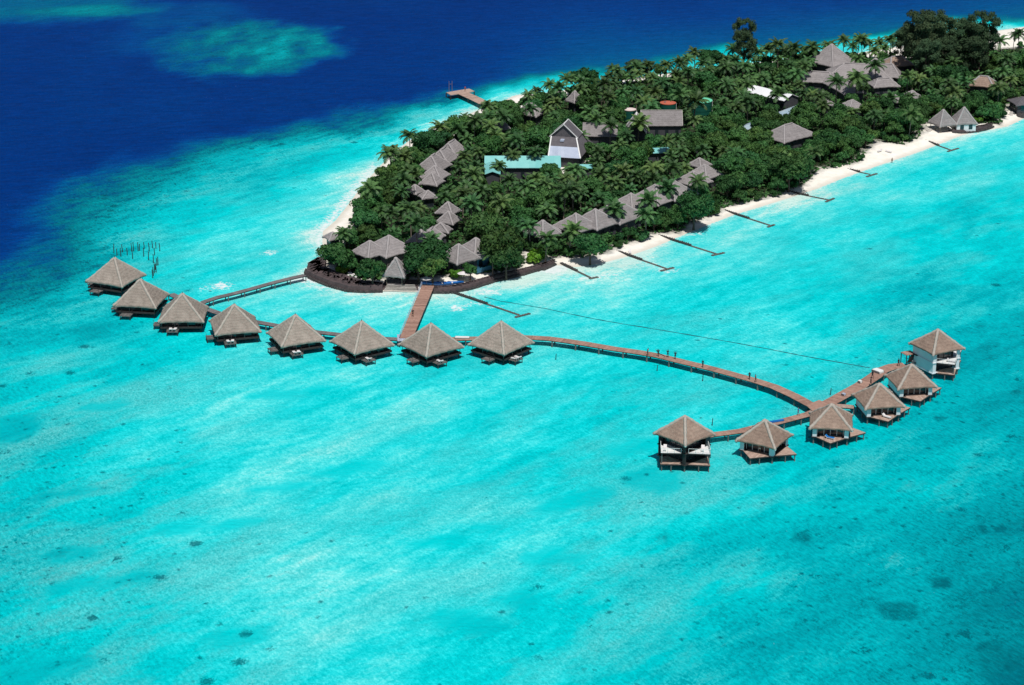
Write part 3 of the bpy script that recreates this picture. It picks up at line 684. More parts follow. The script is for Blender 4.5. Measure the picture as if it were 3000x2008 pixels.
# blue & loungers on eastern decks
o, c, rz, _ = eastc[2]
bl = make_lounger('blue'); bl.location = lw(c, rz, -.1, -4.3, 1.6); bl.rotation_euler = (0,0,rz+R(70)); bl['label'] = 'blue cushioned sun lounger on the stilt villa deck by the junction'; bl['group'] = 'sun loungers on villa decks'
for (ix, x, y, zz, nm) in [(0,4.6,.3,3.9,'upper right balcony of the left two-storey villa'),(0,-.5,-4.9,3.9,'upper left balcony of the left two-storey villa'),(5,.2,-5.0,3.9,'upper balcony of the far right two-storey villa'),
                           (5,5.0,.4,1.55,'lower deck of the far right two-storey villa'),(3,.3,-4.6,1.6,'red-brown villa deck third from the right')]:
    o, c, rz, _ = eastc[ix]; lounger(lw(c, rz, x, y, zz), rz+R(40), 'pale sun lounger on the '+nm, 'sun loungers on villa decks')
# side landing and stairs of the far right tower
o, c, rz, _ = eastc[5]
def local_of(o, p):
    rz = o.rotation_euler[2]; dx, dy = p.x-o.location.x, p.y-o.location.y
    return Vector((math.cos(rz)*dx+math.sin(rz)*dy, -math.sin(rz)*dx+math.cos(rz)*dy, p.z))
lp = local_of(o, at('D',1280,460,3.9)); m = MB()
for i in range(8): m.box(lp.x-1.3+i*.325, lp.x-1.3+i*.325+.3, lp.y-1.1, lp.y+1.1, 3.8, 3.9, random.random())
ld = m.build('landing', M['red_wood'], o)
for sx in (-1,1):
    for sy in (-1,1): m = MB(); m.tube([(lp.x+sx*1.15,lp.y+sy*.95,-1.2),(lp.x+sx*1.15,lp.y+sy*.95,3.8)], .1, 6); m.build('pile', M['dark_wood'], ld)
m = MB(); q = Vector((-3.4, lp.y*.4, 3.85)); m.bar((lp.x+1.2,lp.y,3.85), q, 1.2, .12); m.build('bridge', M['dark_wood'], ld)
m = MB(); s0 = local_of(o, at('D',1290,600,1.8)); s1 = Vector((lp.x+.9, lp.y-.9, 3.8))
for k in range(13): t_ = (k+.5)/13; p_ = s0.lerp(s1, t_); m.box(p_.x-.5, p_.x+.5, p_.y-.16, p_.y+.16, p_.z-.04, p_.z+.02)
m.bar(s0+Vector((-.55,0,0)), s1+Vector((-.55,0,0)), .08, .22); m.bar(s0+Vector((.55,0,0)), s1+Vector((.55,0,0)), .08, .22)
m.build('stairs', M['dark_wood'], o)

# ------------------------------------------------------------------ boardwalks
def walkway(name, pts, width, z, label, mat, cat='boardwalk', plank=.3, bent=3.2, rail=None, tonef=None, pile_r=.13, pmat='pile', beam='dark_wood', npile=2, z_low=-1.2):
    pts = [Vector((p.x, p.y, 0)) for p in pts]
    L = [0]
    for a, b in zip(pts, pts[1:]): L.append(L[-1] + (b-a).length)
    def P_(s):
        s = min(max(s, 0), L[-1])
        for i in range(len(L)-1):
            if s <= L[i+1]+1e-9:
                t = (s-L[i])/max(L[i+1]-L[i], 1e-9)
                a = pts[i].lerp(pts[i+1], t)
                t0 = (pts[min(i+1,len(pts)-1)]-pts[i]).normalized()
                # blend tangent for smooth bends
                if i+2 < len(pts) and t > .5: t1 = (pts[i+2]-pts[i+1]).normalized(); t0 = t0.lerp(t1, (t-.5)).normalized()
                if i > 0 and t < .5: t1 = (pts[i]-pts[i-1]).normalized(); t0 = t0.lerp(t1, (.5-t)).normalized()
                return a, t0
        return pts[-1], (pts[-1]-pts[-2]).normalized()
    o = thing(name, (pts[0].x, pts[0].y, 0), 0, label, cat); off = pts[0]
    m = MB(); n = max(3, int(L[-1]/plank)); grp = .5
    for k in range(n):
        if k % random.choice((3,4,5)) == 0: grp = random.random()
        a, ta = P_(L[-1]*k/n); b, tb = P_(L[-1]*(k+.93)/n)
        na, nb = Vector((-ta.y, ta.x, 0)), Vector((-tb.y, tb.x, 0))
        hw_ = width/2*(1+random.uniform(-.012,.012)); j = Vector((0,0,random.uniform(-.008,.008)))
        a = a-off; b = b-off
        q = [a-na*hw_, b-nb*hw_, b+nb*hw_, a+na*hw_]
        q = [p+j for p in q]
        m.prism([(p.x,p.y) for p in q], z-.06+j.z, z+j.z, .65*grp+.35*random.random())
    m.build('planks', mat, o)
    m = MB(); step = 2.0; nn = max(2, int(L[-1]/step))
    for sgn in (-1, 1):
        for k in range(nn):
            a, ta = P_(L[-1]*k/nn); b, tb = P_(L[-1]*(k+1)/nn)
            a = a-off+Vector((-ta.y,ta.x,0))*sgn*width*.42; b = b-off+Vector((-tb.y,tb.x,0))*sgn*width*.42
            m.bar((a.x,a.y,z-.17), (b.x,b.y,z-.17), .14, .2)
    m.build('beam', M[beam], o)
    nb_ = max(2, int(L[-1]/bent))
    if nb_*npile > 98: nb_ = 98//npile
    for k in range(nb_+1):
        a, ta = P_(L[-1]*min(max(k/nb_, .004), .996)); nrm = Vector((-ta.y,ta.x,0)); a = a-off
        for sgn in ((-1, 1) if npile == 2 else (0,)):
            p = a+nrm*sgn*width*.40
            q = MB(); q.tube([(p.x,p.y,z_low),(p.x,p.y,z-.2)], pile_r, 6); q.build('pile', M[pmat], o)
    if rail:
        for sgn in rail:
            m = MB()
            for k in range(nn):
                a, ta = P_(L[-1]*k/nn); b, tb = P_(L[-1]*(k+1)/nn)
                a = a-off+Vector((-ta.y,ta.x,0))*sgn*width*.49; b = b-off+Vector((-tb.y,tb.x,0))*sgn*width*.49
                for hz in (.5, .95): m.bar((a.x,a.y,z+hz), (b.x,b.y,z+hz), .06, .08)
                m.bar((a.x,a.y,z), (a.x,a.y,z+1.0), .08, .08)
            m.build('railing', M['grey_wood'] if rail != (-1,) else M['metal'], o)
    return o
S = lambda x, y, z=1.5: at('S', x, y, z)
walkway('jetty', [S(893,806), S(860,813), S(800,828), S(740,845), S(680,861), S(640,870), S(598,884), S(585,893)], 1.7, 1.5, 'narrow dark timber jetty from the island tip to the arc villas', M['grey_wood'], 'jetty', bent=4.2)
walkway('boardwalk', [S(500,861), S(540,880), S(575,893), S(609,906), S(642,917.5), S(690,931), S(753,943), S(809.5,953), S(870,965), S(931,972.5), S(997,980), S(1060,987), S(1127,991.5), S(1182,994)], 1.9, 1.48,
        'grey boardwalk running behind the left villas of the arc', M['grey_wood'], bent=4.5)
walkway('boardwalk', [S(1204,994), S(1260,994), S(1330,993), S(1403,991), S(1470,989)], 2.2, 1.5, 'short reddish boardwalk behind the two villas right of the island pier', M['red_wood'], bent=4)
walkway('boardwalk', [S(1474,988), S(1534,989), S(1607,993), S(1660,1000), S(1713,1008), S(1799,1023), S(1870,1033), S(1927,1043), S(2012,1064), S(2080,1080), S(2140,1096), S(2205,1114), S(2268,1134), S(2325,1160), S(2375,1187), S(2392,1192)],
        2.5, 1.6, 'long curved red-brown boardwalk from the arc to the eastern cluster', M['red_wood'], bent=5.6, pile_r=.17)
walkway('boardwalk', [S(2400,1196), S(2441,1175), S(2482,1152), S(2522,1130), S(2563,1103), S(2584,1086), S(2614,1075), S(2652,1071)], 3.0, 1.6, 'wide boardwalk branch climbing past the right-hand stilt villas', M['red_wood'], bent=4)
walkway('boardwalk', [S(2385,1208), S(2367,1215), S(2330,1225), S(2272,1240), S(2220,1252), S(2170,1264), S(2125,1270), S(2083,1275), S(2070,1278)], 2.1, 1.6, 'narrow boardwalk branch towards the left two-storey stilt villa', M['red_wood'], bent=3.8)
walkway('boardwalk', [S(2425,1188), S(2462,1190), S(2502,1193)], 1.9, 1.55, 'short boardwalk spur between the junction villa and its right neighbour', M['deck_wood'], bent=4)
jp = [S(2362,1188,1.64), S(2400,1172,1.64), S(2438,1190,1.64), S(2400,1222,1.64)]
m = MB()
c0 = sum(jp, Vector())/4; ex = (jp[2]-jp[0]); 
m.prism([(p.x-c0.x, p.y-c0.y) for p in jp[::-1]], 1.5, 1.64, .6)
jo = thing('platform', (c0.x, c0.y, 0), 0, 'diamond platform where the three eastern boardwalks meet', 'platform'); m.build('planks', M['red_wood'], jo)
for p in jp: q = MB(); v = (p-c0)*.85; q.tube([(v.x,v.y,-1.2),(v.x,v.y,1.5)], .15, 6); q.build('pile', M['dark_wood'], jo)
walkway('pier', [S(1254,836,1.8), S(1245,858,1.8), S(1228,898,1.8), S(1211,938,1.8), S(1196,974,1.8), S(1190,990,1.8)], 3.0, 1.7, 'red plank pier from the island front to the arc of villas', M['red_wood'], 'pier', bent=4.5, rail=(-1,))
# landing at the pier foot, grey sheet beside it
p = S(1198,988,1.7); o = thing('platform', (p.x,p.y,0), R(4), 'small grey landing where the red pier meets the arc boardwalk', 'platform')
m = MB()
for i in range(12): m.box(-2.6+i*.43, -2.6+i*.43+.4, -2.2, 2.2, 1.54, 1.62, random.random())
m.build('planks', M['metal'], o)
for sx in (-1,1):
    for sy in (-1,1): q = MB(); q.tube([(sx*2.2,sy*1.8,-1.2),(sx*2.2,sy*1.8,1.54)], .14, 6); q.build('pile', M['dark_wood'], o)
# northern pier with T head
po = walkway('pier', [at('G1',2085,300,1.6), at('G1',2000,262,1.6), at('G1',1850,190,1.6), at('G1',1660,103,1.6)], 4.0, 1.6, 'pinkish plank pier with a T head on the deep blue side of the island', M['deck_wood'], 'pier', bent=7, pile_r=.2)
hp = [at('G1',1440,100,1.62), at('G1',1500,135,1.62), at('G1',1620,118,1.62), at('G1',1720,108,1.62), at('G1',1825,82,1.62), at('G1',1755,48,1.62), at('G1',1600,72,1.62)]
m = MB(); o0 = po.location
m.prism([(p.x-o0.x, p.y-o0.y) for p in hp], 1.45, 1.64, .55); hd = m.build('pier_head', M['deck_wood'], po)
for p in hp: q = MB(); q.tube([(p.x-o0.x,p.y-o0.y,-2),(p.x-o0.x,p.y-o0.y,1.45)], .2, 6); q.build('pile', M['dark_wood'], hd)
m = MB(); p = at('G1',1500,90,1.64)-o0; p.z = 1.64
for dx in (-.5,.5): m.tube([(p.x+dx,p.y,1.64),(p.x+dx,p.y,5.2)], .09, 5)
m.bar((p.x-.5,p.y,4.2),(p.x+.5,p.y,4.2),.1,.1); m.build('mooring_mast', M['grey_wood'], po)

# ------------------------------------------------------------------ stakes in the lagoon
stakes = [(450,205),(480,232),(530,200),(517,242),(578,228),(620,192),(640,188),(632,265),(687,188),(700,186),(744,168),(742,243),(793,190),(788,278),(825,158),(847,230),(861,165),(897,190),
          (835,308),(880,328),(868,332),(852,372),(846,405),(862,398),(835,432),(828,455)]
for i, (x, y) in enumerate(stakes):
    p = at('A', x, y, 0); hgt = random.uniform(1.7, 2.4)
    m = MB(); m.tube([(0,0,-1.3),(random.uniform(-.06,.06),random.uniform(-.06,.06),hgt*.5),(random.uniform(-.12,.12),0,hgt)], [.12,.11,.09], 6)
    m.tube([(0,0,hgt-.12),(0,0,hgt-.02)], .13, 6)
    o = m.build('stake', M['dark_wood']); o.location = p
    tag(o, 'dark wooden stake standing in the water behind the two leftmost arc villas', 'stake', 'stakes standing in the lagoon')
for (f, x, y, hgt, lab) in [('W',300,268,1.4,'thin lone stake in shallow water just right of the arc'),('W',995,345,1.3,'thin lone stake below the middle of the curved boardwalk'),('W',1308,415,1.8,'tall lone stake in the water under the curved boardwalk, right of its middle'),
                          ('C',710,232,1.6,'lone dark stake beside the left two-storey stilt villa'),('W',2185,510,1.6,'lone stake just behind the boardwalk junction')]:
    m = MB(); m.tube([(0,0,-1.3),(.05,0,hgt*.5),(.1,0,hgt)], [.1,.09,.08], 6); o = m.build('stake', M['dark_wood']); o.location = at(f,x,y,0); tag(o, lab, 'stake')

# ------------------------------------------------------------------ groynes and sea walls
def rock_bar(mb, a, b, w_, h_, z0=-.5, rs=.55):
    a = Vector(a); b = Vector(b); L_ = (b-a).length; n = max(2, int(L_/ .7)); d = (b-a).normalized(); nn = Vector((-d.y, d.x, 0))
    mb.bar((a.x,a.y,h_*.1), (b.x,b.y,h_*.1), w_*.8, h_*1.3, .4)
    for k in range(n):
        for s_ in (-.26, .26):
            p = a.lerp(b, (k+.5)/n) + nn*w_*s_*random.uniform(.7,1.2); r = random.uniform(.45,.55)*w_*.55
            ang = random.random()*3
            vs = []; 
            for i in range(6):
                t_ = ang + i*math.pi/3; rr = r*random.uniform(.75,1.1)
                vs.append((p.x+math.cos(t_)*rr*1.2, p.y+math.sin(t_)*rr*1.2, z0))
            for i in range(6):
                t_ = ang + i*math.pi/3; rr = r*random.uniform(.6,.9)
                vs.append((p.x+math.cos(t_)*rr, p.y+math.sin(t_)*rr, h_*random.uniform(.65,1.15)))
            mb.add(vs, [(5,4,3,2,1,0),(6,7,8,9,10,11)]+[(i,(i+1)%6,6+(i+1)%6,6+i) for i in range(6)], random.random())
groynes = [('E',(1395,855),(2075,1085),(2040,1110),(2185,1072),'longest dark rock groyne, starting right of the red pier'),
 ('G6',(365,1225),(700,1385),(690,1400),(790,1380),'dark rock groyne at the end of the curved sea wall'),
 ('G6',(930,1060),(1590,1290),(1505,1312),(1655,1272),'dark rock groyne with T head, third from the red pier'),
 ('G6',(1480,905),(2160,1120),(2090,1135),(2235,1102),'dark rock groyne with T head, fourth from the red pier'),
 ('G7',(175,662),(505,768),(490,782),(540,764),'dark rock groyne below the tallest beach shrubs, fifth from the red pier'),
 ('G7',(610,520),(930,585),(910,600),(970,574),'rock groyne with T head, sixth from the red pier'),
 ('G7',(1065,365),(1230,400),(1205,418),(1280,395),'short rock groyne on the white beach, seventh from the red pier'),
 ('G7',(1620,155),(1815,225),(1790,236),(1870,212),'brown rock groyne nearest the two beach huts')]
for (f, a, b, c, d, lab) in groynes:
    pa, pb, pc, pd = [at(f, *q, 0) for q in (a, b, c, d)]; o = thing('groyne', (pa.x, pa.y, 0), 0, lab, 'groyne', 'rock groynes along the southern beach')
    mid_ = (pb-pa)*.55
    m = MB(); rock_bar(m, pa-pa, mid_, .85, .55); m.build('arm', M['rock'], o)
    m = MB(); rock_bar(m, mid_, pb-pa, .75, .22); m.build('awash_arm', M['awash'], o)
    m = MB(); rock_bar(m, pc-pa, pd-pa, .8, .3); m.build('head', M['awash'], o)
# submerged pipe
pp = [at('S',*q, .04) for q in ((1420,871),(1470,885),(1527,894),(1600,905),(1700,925),(1777,940),(1927,966),(2030,985),(2140,1004),(2250,1023),(2354,1042),(2460,1061),(2560,1080))]
m = MB(); dense = []
for a, b in zip(pp, pp[1:]):
    for k in range(8): q = a.lerp(b, k/8); dense.append(q-pp[0]+Vector((0, .4*math.sin(len(dense)*.13), random.uniform(-.02,.03))))
m.tube(dense, [random.choice((.08,.10,.15)) for _ in dense], 5); o = m.build('pipeline', M['rope']); o.location = (pp[0].x, pp[0].y, .02)
tag(o, 'long thin dark floating pipeline crossing the lagoon towards the right-hand villas', 'pipeline')

def wall_strip(name, outer, inner, z_top, label, z_slope=.0):
    c0 = outer[0]; m = MB(); n = len(outer)
    vs = []; fs = []
    for i in range(n):
        a, b = outer[i]-c0, inner[i]-c0
        d = (a-b); d.z = 0; d = d.normalized() if d.length > .01 else Vector((0,-1,0))
        for p in (Vector((a.x+d.x*.9, a.y+d.y*.9, -1)), Vector((a.x, a.y, z_top*.9)), Vector((a.x-d.x*.5, a.y-d.y*.5, z_top)), Vector((b.x, b.y, z_top)), Vector((b.x, b.y, -1))):
            vs.append(p + Vector((0, 0, random.uniform(-.04,.04))))
    for i in range(n-1):
        for k in range(4): a = i*5+k; fs.append((a, a+5, a+6, a+1))
    fs.append((0,1,2,3,4)); e = (n-1)*5; fs.append((e+4,e+3,e+2,e+1,e))
    m.add(vs, fs)
    o = thing(name, (c0.x,c0.y,0), 0, label, 'sea wall'); m.build('wall', M['slab'], o)
    m = MB()
    for i in range(0, n-1): rock_bar(m, outer[i]-c0+Vector((0,-.5,0)), outer[i+1]-c0+Vector((0,-.5,0)), 1.5, .55)
    m.build('rock_footing', M['rock'], o)
    m = MB()
    for i in range(n-1):
        for k in range(6):
            a = outer[i].lerp(outer[i+1], (k+random.random()*.5)/6)-c0; b = inner[i].lerp(inner[i+1], (k+.2)/6)-c0
            t_ = random.uniform(.05,.6); q = a.lerp(b, t_); q2 = a.lerp(b, t_+random.uniform(.2,.35))
            m.bar((q.x,q.y,z_top+.06), (q2.x,q2.y,z_top+.06), random.uniform(.3,.8), .16, random.random())
    m.build('coping_stone', M['slab'], o); return o
def dens(pts, k=4):
    out = []
    for a, b in zip(pts, pts[1:]): out += [a.lerp(b, j/k) for j in range(k)]
    return out+[pts[-1]]
wall_strip('sea_wall', dens([E(5,640), E(-5,690), E(60,730), E(200,790), E(400,846), E(560,855), E(740,850)]), dens([E(165,540), E(190,600), E(170,655), E(260,700), E(400,752), E(560,800), E(740,815)]), 1.5,
          'broad dark stone sea wall wrapping the left tip of the island')
wall_strip('sea_wall', dens([E(1190,862), E(1400,862), E(1600,825), E(1850,745), E(2100,688), E(2343,618), at('G6',150,1290), at('G6',295,1228)]), dens([E(1200,838), E(1420,832), E(1600,792), E(1850,718), E(2100,668), E(2343,602), at('G6',150,1272), at('G6',292,1215)]), 1.1,
          'long curved low sea wall right of the red pier foot')
wall_strip('sea_wall', dens([at('G5',1190,1530), at('G5',1300,1530), at('G5',1480,1512), at('G5',1600,1485), at('G5',1680,1455)]), dens([at('G5',1200,1500), at('G5',1300,1500), at('G5',1470,1488), at('G5',1590,1465), at('G5',1670,1445)]), 1.2,
          'thin low sea wall in front of the white-walled beach hut')
# pale log steps left of the pier foot
p0 = E(745,845); o = thing('log_revetment', (p0.x,p0.y,0), 0, 'stack of pale logs retaining the shore left of the red pier foot', 'log revetment')
for k in range(6):
    m = MB(); y0 = 850-k*13; a = E(745+k*8, y0, .15+k*.2)-p0; b = E(1085-k*6, y0+4, .15+k*.2)-p0
    m.tube([a, a.lerp(b,.3)+Vector((0,.25,0)), a.lerp(b,.6)+Vector((0,-.15,0)), b], [.13,.10,.12,.09], 6, random.random()); m.build('log', M['rockl'], o)
a = E(735,842,0)-p0; b = E(1095,846,0)-p0; c_ = E(1080,782,0)-p0; d_ = E(760,782,0)-p0
m = MB(); m.add([(a.x,a.y,-.8),(b.x,b.y,-.8),(c_.x,c_.y,-.8),(d_.x,d_.y,-.8),(a.x,a.y,.05),(b.x,b.y,.05),(c_.x,c_.y,1.25),(d_.x,d_.y,1.25)], [(0,3,2,1),(4,5,6,7),(0,1,5,4),(1,2,6,5),(2,3,7,6),(3,0,4,7)]); m.build('backing', M['slab'], o)
# boulders
def rock(p, r, label, mat='rockl', grp=None):
    m = MB(); vs = []; fs = []; n = 7
    for j in range(5):
        for i in range(n):
            ph = (j/4)*math.pi*.5; rr = r*random.uniform(.82,1.12)
            vs.append((math.cos(i*2*math.pi/n)*math.cos(ph)*rr, math.sin(i*2*math.pi/n)*math.cos(ph)*rr, math.sin(ph)*rr*.7))
    for j in range(4):
        for i in range(n): fs.append((j*n+i, j*n+(i+1)%n, (j+1)*n+(i+1)%n, (j+1)*n+i))
    m.add(vs, fs); o = m.build('boulder', M[mat]); o.location = p; tag(o, label, 'boulder', grp); return o
def gp(f, x, y, dz=0.0):
    p = at(f, x, y, 0)
    for _ in range(3): z = gheight(p); p = at(f, x, y, z)
    return p + Vector((0,0,dz))
for (x, y, r, mt) in [(1940,1140,1.3,'rockl'),(1975,1120,1.0,'rockl'),(1960,1165,.9,'rockl'),(1990,1230,1.2,'rockl'),(1960,1270,1.6,'rock'),(2000,1290,1.2,'rock'),(1920,1290,1.2,'rockl'),(2040,1330,2.0,'rock'),(2010,1250,1.3,'rock'),(1900,1310,.9,'rockl')]:
    rock(gp('G5',x,y,-.2), r, '%s boulder heaped on the beach point at the far right edge' % ('pale' if mt=='rockl' else 'dark'), mt, 'boulders on the far right point')
for (x, y) in [(1520,1475),(1560,1465),(1590,1470),(1620,1455)]: rock(gp('G5',x,y,-.2), .8, 'white rubble boulder right of the white-walled beach hut', 'rockl', 'rubble by the beach hut')
for (x, y) in [(880,1480),(905,1500),(925,1490)]: rock(gp('G5',x,y,-.2), .9, 'white rubble boulder left of the open beach hut', 'rockl', 'rubble left of the open beach hut')
for (x, y) in [(600,790),(640,800),(690,795),(730,785),(1280,775),(1340,770),(1390,772),(1250,780)]: rock(gp('E',x,y,.1), .7, 'rough boulder on the shore in front of the trees near the red pier foot', random.choice(('rock','rockl')), 'boulders near the pier foot')

# ------------------------------------------------------------------ island buildings
GZ = 1.2
def sc_at(y_s, z=0): return CT*(y_s+1271)/H   # px per metre at a ground row
def house(name, f, apex, hw_m, hd_m, rise, ang, label, cat='bungalow', eave=3.2, ridge=0.0, mat='thatch_grey', wall='wall_dark', inset=.8, vis=True, zg=GZ, posts=False, group=None, windows=True, rmat='ridge_grey'):
    zt = zg+eave+rise; p = at(f, apex[0], apex[1], zt)
    o = thing(name, (p.x,p.y,zg), R(ang), label, cat, group)
    r_, h_ = roof_mesh(hw_m, hd_m, rise, ridge, eave, seed=int(abs(apex[0])), nseg=14, thick=.3)
    rf = r_.build('roof', M[mat], o, True); h_.build('ridge_thatch', M[rmat], rf, True)
    a, b = hw_m-inset, hd_m-inset
    if posts:
        for sx in (-1,1):
            for sy in (-1,0,1): m = MB(); m.tube([(sx*a,sy*b,-1),(sx*a,sy*b,eave)], .1, 6); m.build('post', M['trunk'], o)
        m = MB(); m.box(-a,a,-b,b,-.3,.12); m.build('floor', M['grey_wood'], o)
    else:
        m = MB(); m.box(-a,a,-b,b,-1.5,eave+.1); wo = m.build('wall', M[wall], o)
        if windows:
            for (x, y, s) in ((-a*.45,-b,0),(a*.45,-b,0),(-a,-b*.3,1),(-a,b*.4,1)):
                m = MB()
                if s == 0: m.box(x-.6,x+.6,y-.05,y,.6,2.2)
                else: m.box(x-.05,x,y-.6,y+.6,.6,2.2)
                m.build('window', M['glass'], wo)
    reg(p, hw_m, zg+eave, zt, vis, hd_m, ang); return o
gH = 'thatched bungalows along the southern beach'
# front pair, left
house('bungalow','E',(615,350),3.6,3.6,3.0,42,'left half of the joined pair of grey thatched bungalows at the island tip', group='joined thatched bungalows')
house('bungalow','E',(800,300),5.0,5.0,3.6,42,'larger right half of the joined grey thatched bungalows at the island tip', wall='grey_wood', group='joined thatched bungalows')
house('hut','E',(870,515),2.7,2.7,4.0,-12,'small steep thatched hut standing in front of the joined bungalows','hut',eave=2.3, posts=True)
house('bungalow','E',(1485,385),4.0,4.0,3.4,42,'left half of the joined thatched bungalows with a blue balcony rail', group='joined thatched bungalows')
ob = house('bungalow','E',(1655,325),4.3,4.3,3.6,42,'right half of the joined thatched bungalows with a blue balcony rail', group='joined thatched bungalows', wall='bluerail')
m = MB(); m.box(-4.6,3.8,-5.6,-3.5,-.1,.1); m.box(-4.6,3.8,-5.6,-5.5,.1,1.0); m.build('balcony', M['bluerail'], ob)
house('bungalow','E',(1115,245),2.9,2.9,2.8,65,'grey thatched bungalow among palms behind the joined pair at the tip')
house('bungalow','E',(1215,235),2.0,3.2,2.0,75,'low thatched bungalow with long ridge between two taller grey roofs', ridge=1.5)
house('bungalow','E',(1310,175),1.8,2.6,1.9,75,'narrow thatched roof climbing behind the grey bungalow chain')
house('bungalow','E',(1385,60),2.6,2.6,2.6,65,'upper grey thatched bungalow of the short chain near the tip')
house('bungalow','E',(1380,-30),2.6,2.6,2.6,65,'farthest grey thatched bungalow of the short chain near the tip')
# inland left chain
house('bungalow','G1',(1510,770),3.9,3.3,3.0,68,'uppermost roof of the long grey thatched block left of the teal roof', ridge=2.2)
house('bungalow','G1',(1395,870),4.2,3.5,3.0,68,'second roof from the top of the long grey thatched block', ridge=2.0)
house('bungalow','G1',(1260,955),4.4,4.0,3.4,68,'largest peaked roof of the long grey thatched block', ridge=1.2)
house('bungalow','G1',(1280,1100),3.4,3.4,3.0,68,'fourth roof of the long grey thatched block, facing the viewer')
house('bungalow','G1',(1240,1195),2.8,2.8,2.8,68,'lowest peaked roof of the long grey thatched block')
house('bungalow','G1',(1010,1365),2.0,2.2,1.8,50,'small thatched roof half hidden by palms below the long block')
house('bungalow','G1',(1185,1445),2.2,1.8,1.6,20,'small low thatched roof between palms, lowest on the western side')
# right row
row = [((150,730),3.2,'leftmost bungalow of the beach row, mostly behind palms'),((535,645),4.3,'second thatched bungalow of the beach row, left of a joined pair'),((760,595),4.5,'third thatched bungalow of the beach row, joined to its left neighbour'),
       ((1015,495),5.2,'fourth and broadest thatched bungalow of the beach row'),((1165,415),4.4,'fifth thatched bungalow of the beach row'),((1450,310),4.8,'sixth thatched bungalow of the beach row, in front of tall trees'),
       ((1640,260),4.8,'seventh thatched bungalow of the beach row, behind a small palm'),((1880,160),3.7,'eighth thatched bungalow of the beach row'),((2010,85),3.6,'ninth thatched bungalow of the beach row'),((1950,10),2.4,'last half hidden thatched bungalow of the beach row')]
for (ap, hw_, lab) in row:
    hw_ *= 1.08
    house('bungalow','G6',ap,hw_,hw_,hw_*.74,47,lab,group=gH)
# beach huts far right
bz = .5
house('beach_hut','G5',(1090,1240),3.3,3.3,4.3,25,'open-sided thatched beach hut on posts, left of the pair','beach hut',eave=2.4,posts=True,zg=bz)
ob = house('beach_hut','G5',(1342,1210),3.4,3.4,4.6,8,'thatched beach hut with white walls, right of the pair','beach hut',eave=2.4,wall='white',inset=.35,zg=bz)
house('hut','G5',(2060,1090),4.0,4.0,1.6,10,'dark flat-roofed hut among rocks at the far right edge','hut',eave=2.6,mat='darkroof',rmat='darkroof')
# restaurant complex
house('restaurant_hall','G4',(1580,415),6.1,6.1,6.2,42,'tall pyramid thatched restaurant roof at the back of the island','hall',eave=4.2)
house('restaurant_hall','G4',(1960,690),11,6.2,3.6,-8,'broad low thatched hall in front of the tall pyramid roof','hall',eave=3.0,ridge=5.0)
house('restaurant_hall','G4',(2180,610),4.4,4.4,4.4,42,'peaked thatched roof rising at the right end of the broad hall','hall',eave=4.0)
house('restaurant_hall','G4',(2330,690),5,4.4,3.6,-10,'low thatched roof right of the small peaked roof','hall',eave=3.0,ridge=2)
house('restaurant_hall','G4',(1730,880),10,4.0,3.0,-74,'long grey thatched wing running towards the viewer','hall',eave=3.0,ridge=6.5)
house('restaurant_hall','G4',(1420,800),6.2,4.4,2.6,-15,'low grey thatched roof left of the long wing','hall',eave=3.0,ridge=3)
house('bungalow','G4',(2290,890),4.5,3.6,2.0,12,'low grey thatched roof below the broad hall','bungalow',ridge=2)
house('bungalow','G5',(520,600),5,4,2.6,25,'brown thatched roof tucked left of the big feathery trees','bungalow',ridge=2,mat='thatch_warm')
house('bungalow','G5',(710,1010),2.8,2.8,2.2,30,'tiny grey thatched roof below the big feathery trees','bungalow',vis=False)
house('bungalow','G5',(480,1050),3.0,3.0,2.2,30,'small grey thatched roof left of the tiny one','bungalow',vis=False)
house('bungalow','G5',(1580,840),4.4,3.6,2.6,-25,'warm brown thatched roof right of the feathery trees','bungalow',ridge=1.4,mat='thatch_warm')
house('bungalow','G4',(1860,1180),3.6,3.2,2.2,30,'small thatched roof at the foot of the long wing','bungalow',vis=False)
house('bungalow','G4',(1490,1155),2.6,2.6,2.0,20,'small thatched roof left of a large palm near the long wing','bungalow',vis=False)
house('bungalow','G7',(640,35),7.5,5.2,3.4,42,'large hipped thatched roof seen through palm trunks above the beach','bungalow',ridge=1.8)
house('bungalow','G2',(1190,250),4.2,3.0,3.0,-35,'brownish thatched roof in the palms right of the blue side pier','bungalow',ridge=.8)
house('bungalow','G2',(800,480),2.3,2.3,2.4,20,'small thatched roof hidden between palms near the northern shore','bungalow',vis=False)
house('bungalow','G2',(1800,75),2.2,2.2,3.2,40,'conical thatched hut among yellowish palms in the back rows','bungalow')
house('bungalow','E',(2310,150),3.4,3.4,3.4,45,'thatched roof partly covered by a palm, left of the beach row','bungalow')
house('bungalow','E',(250,268),2.0,2.0,1.3,30,'small grey hut roof on the surf side of the western shore','hut',eave=2.0)

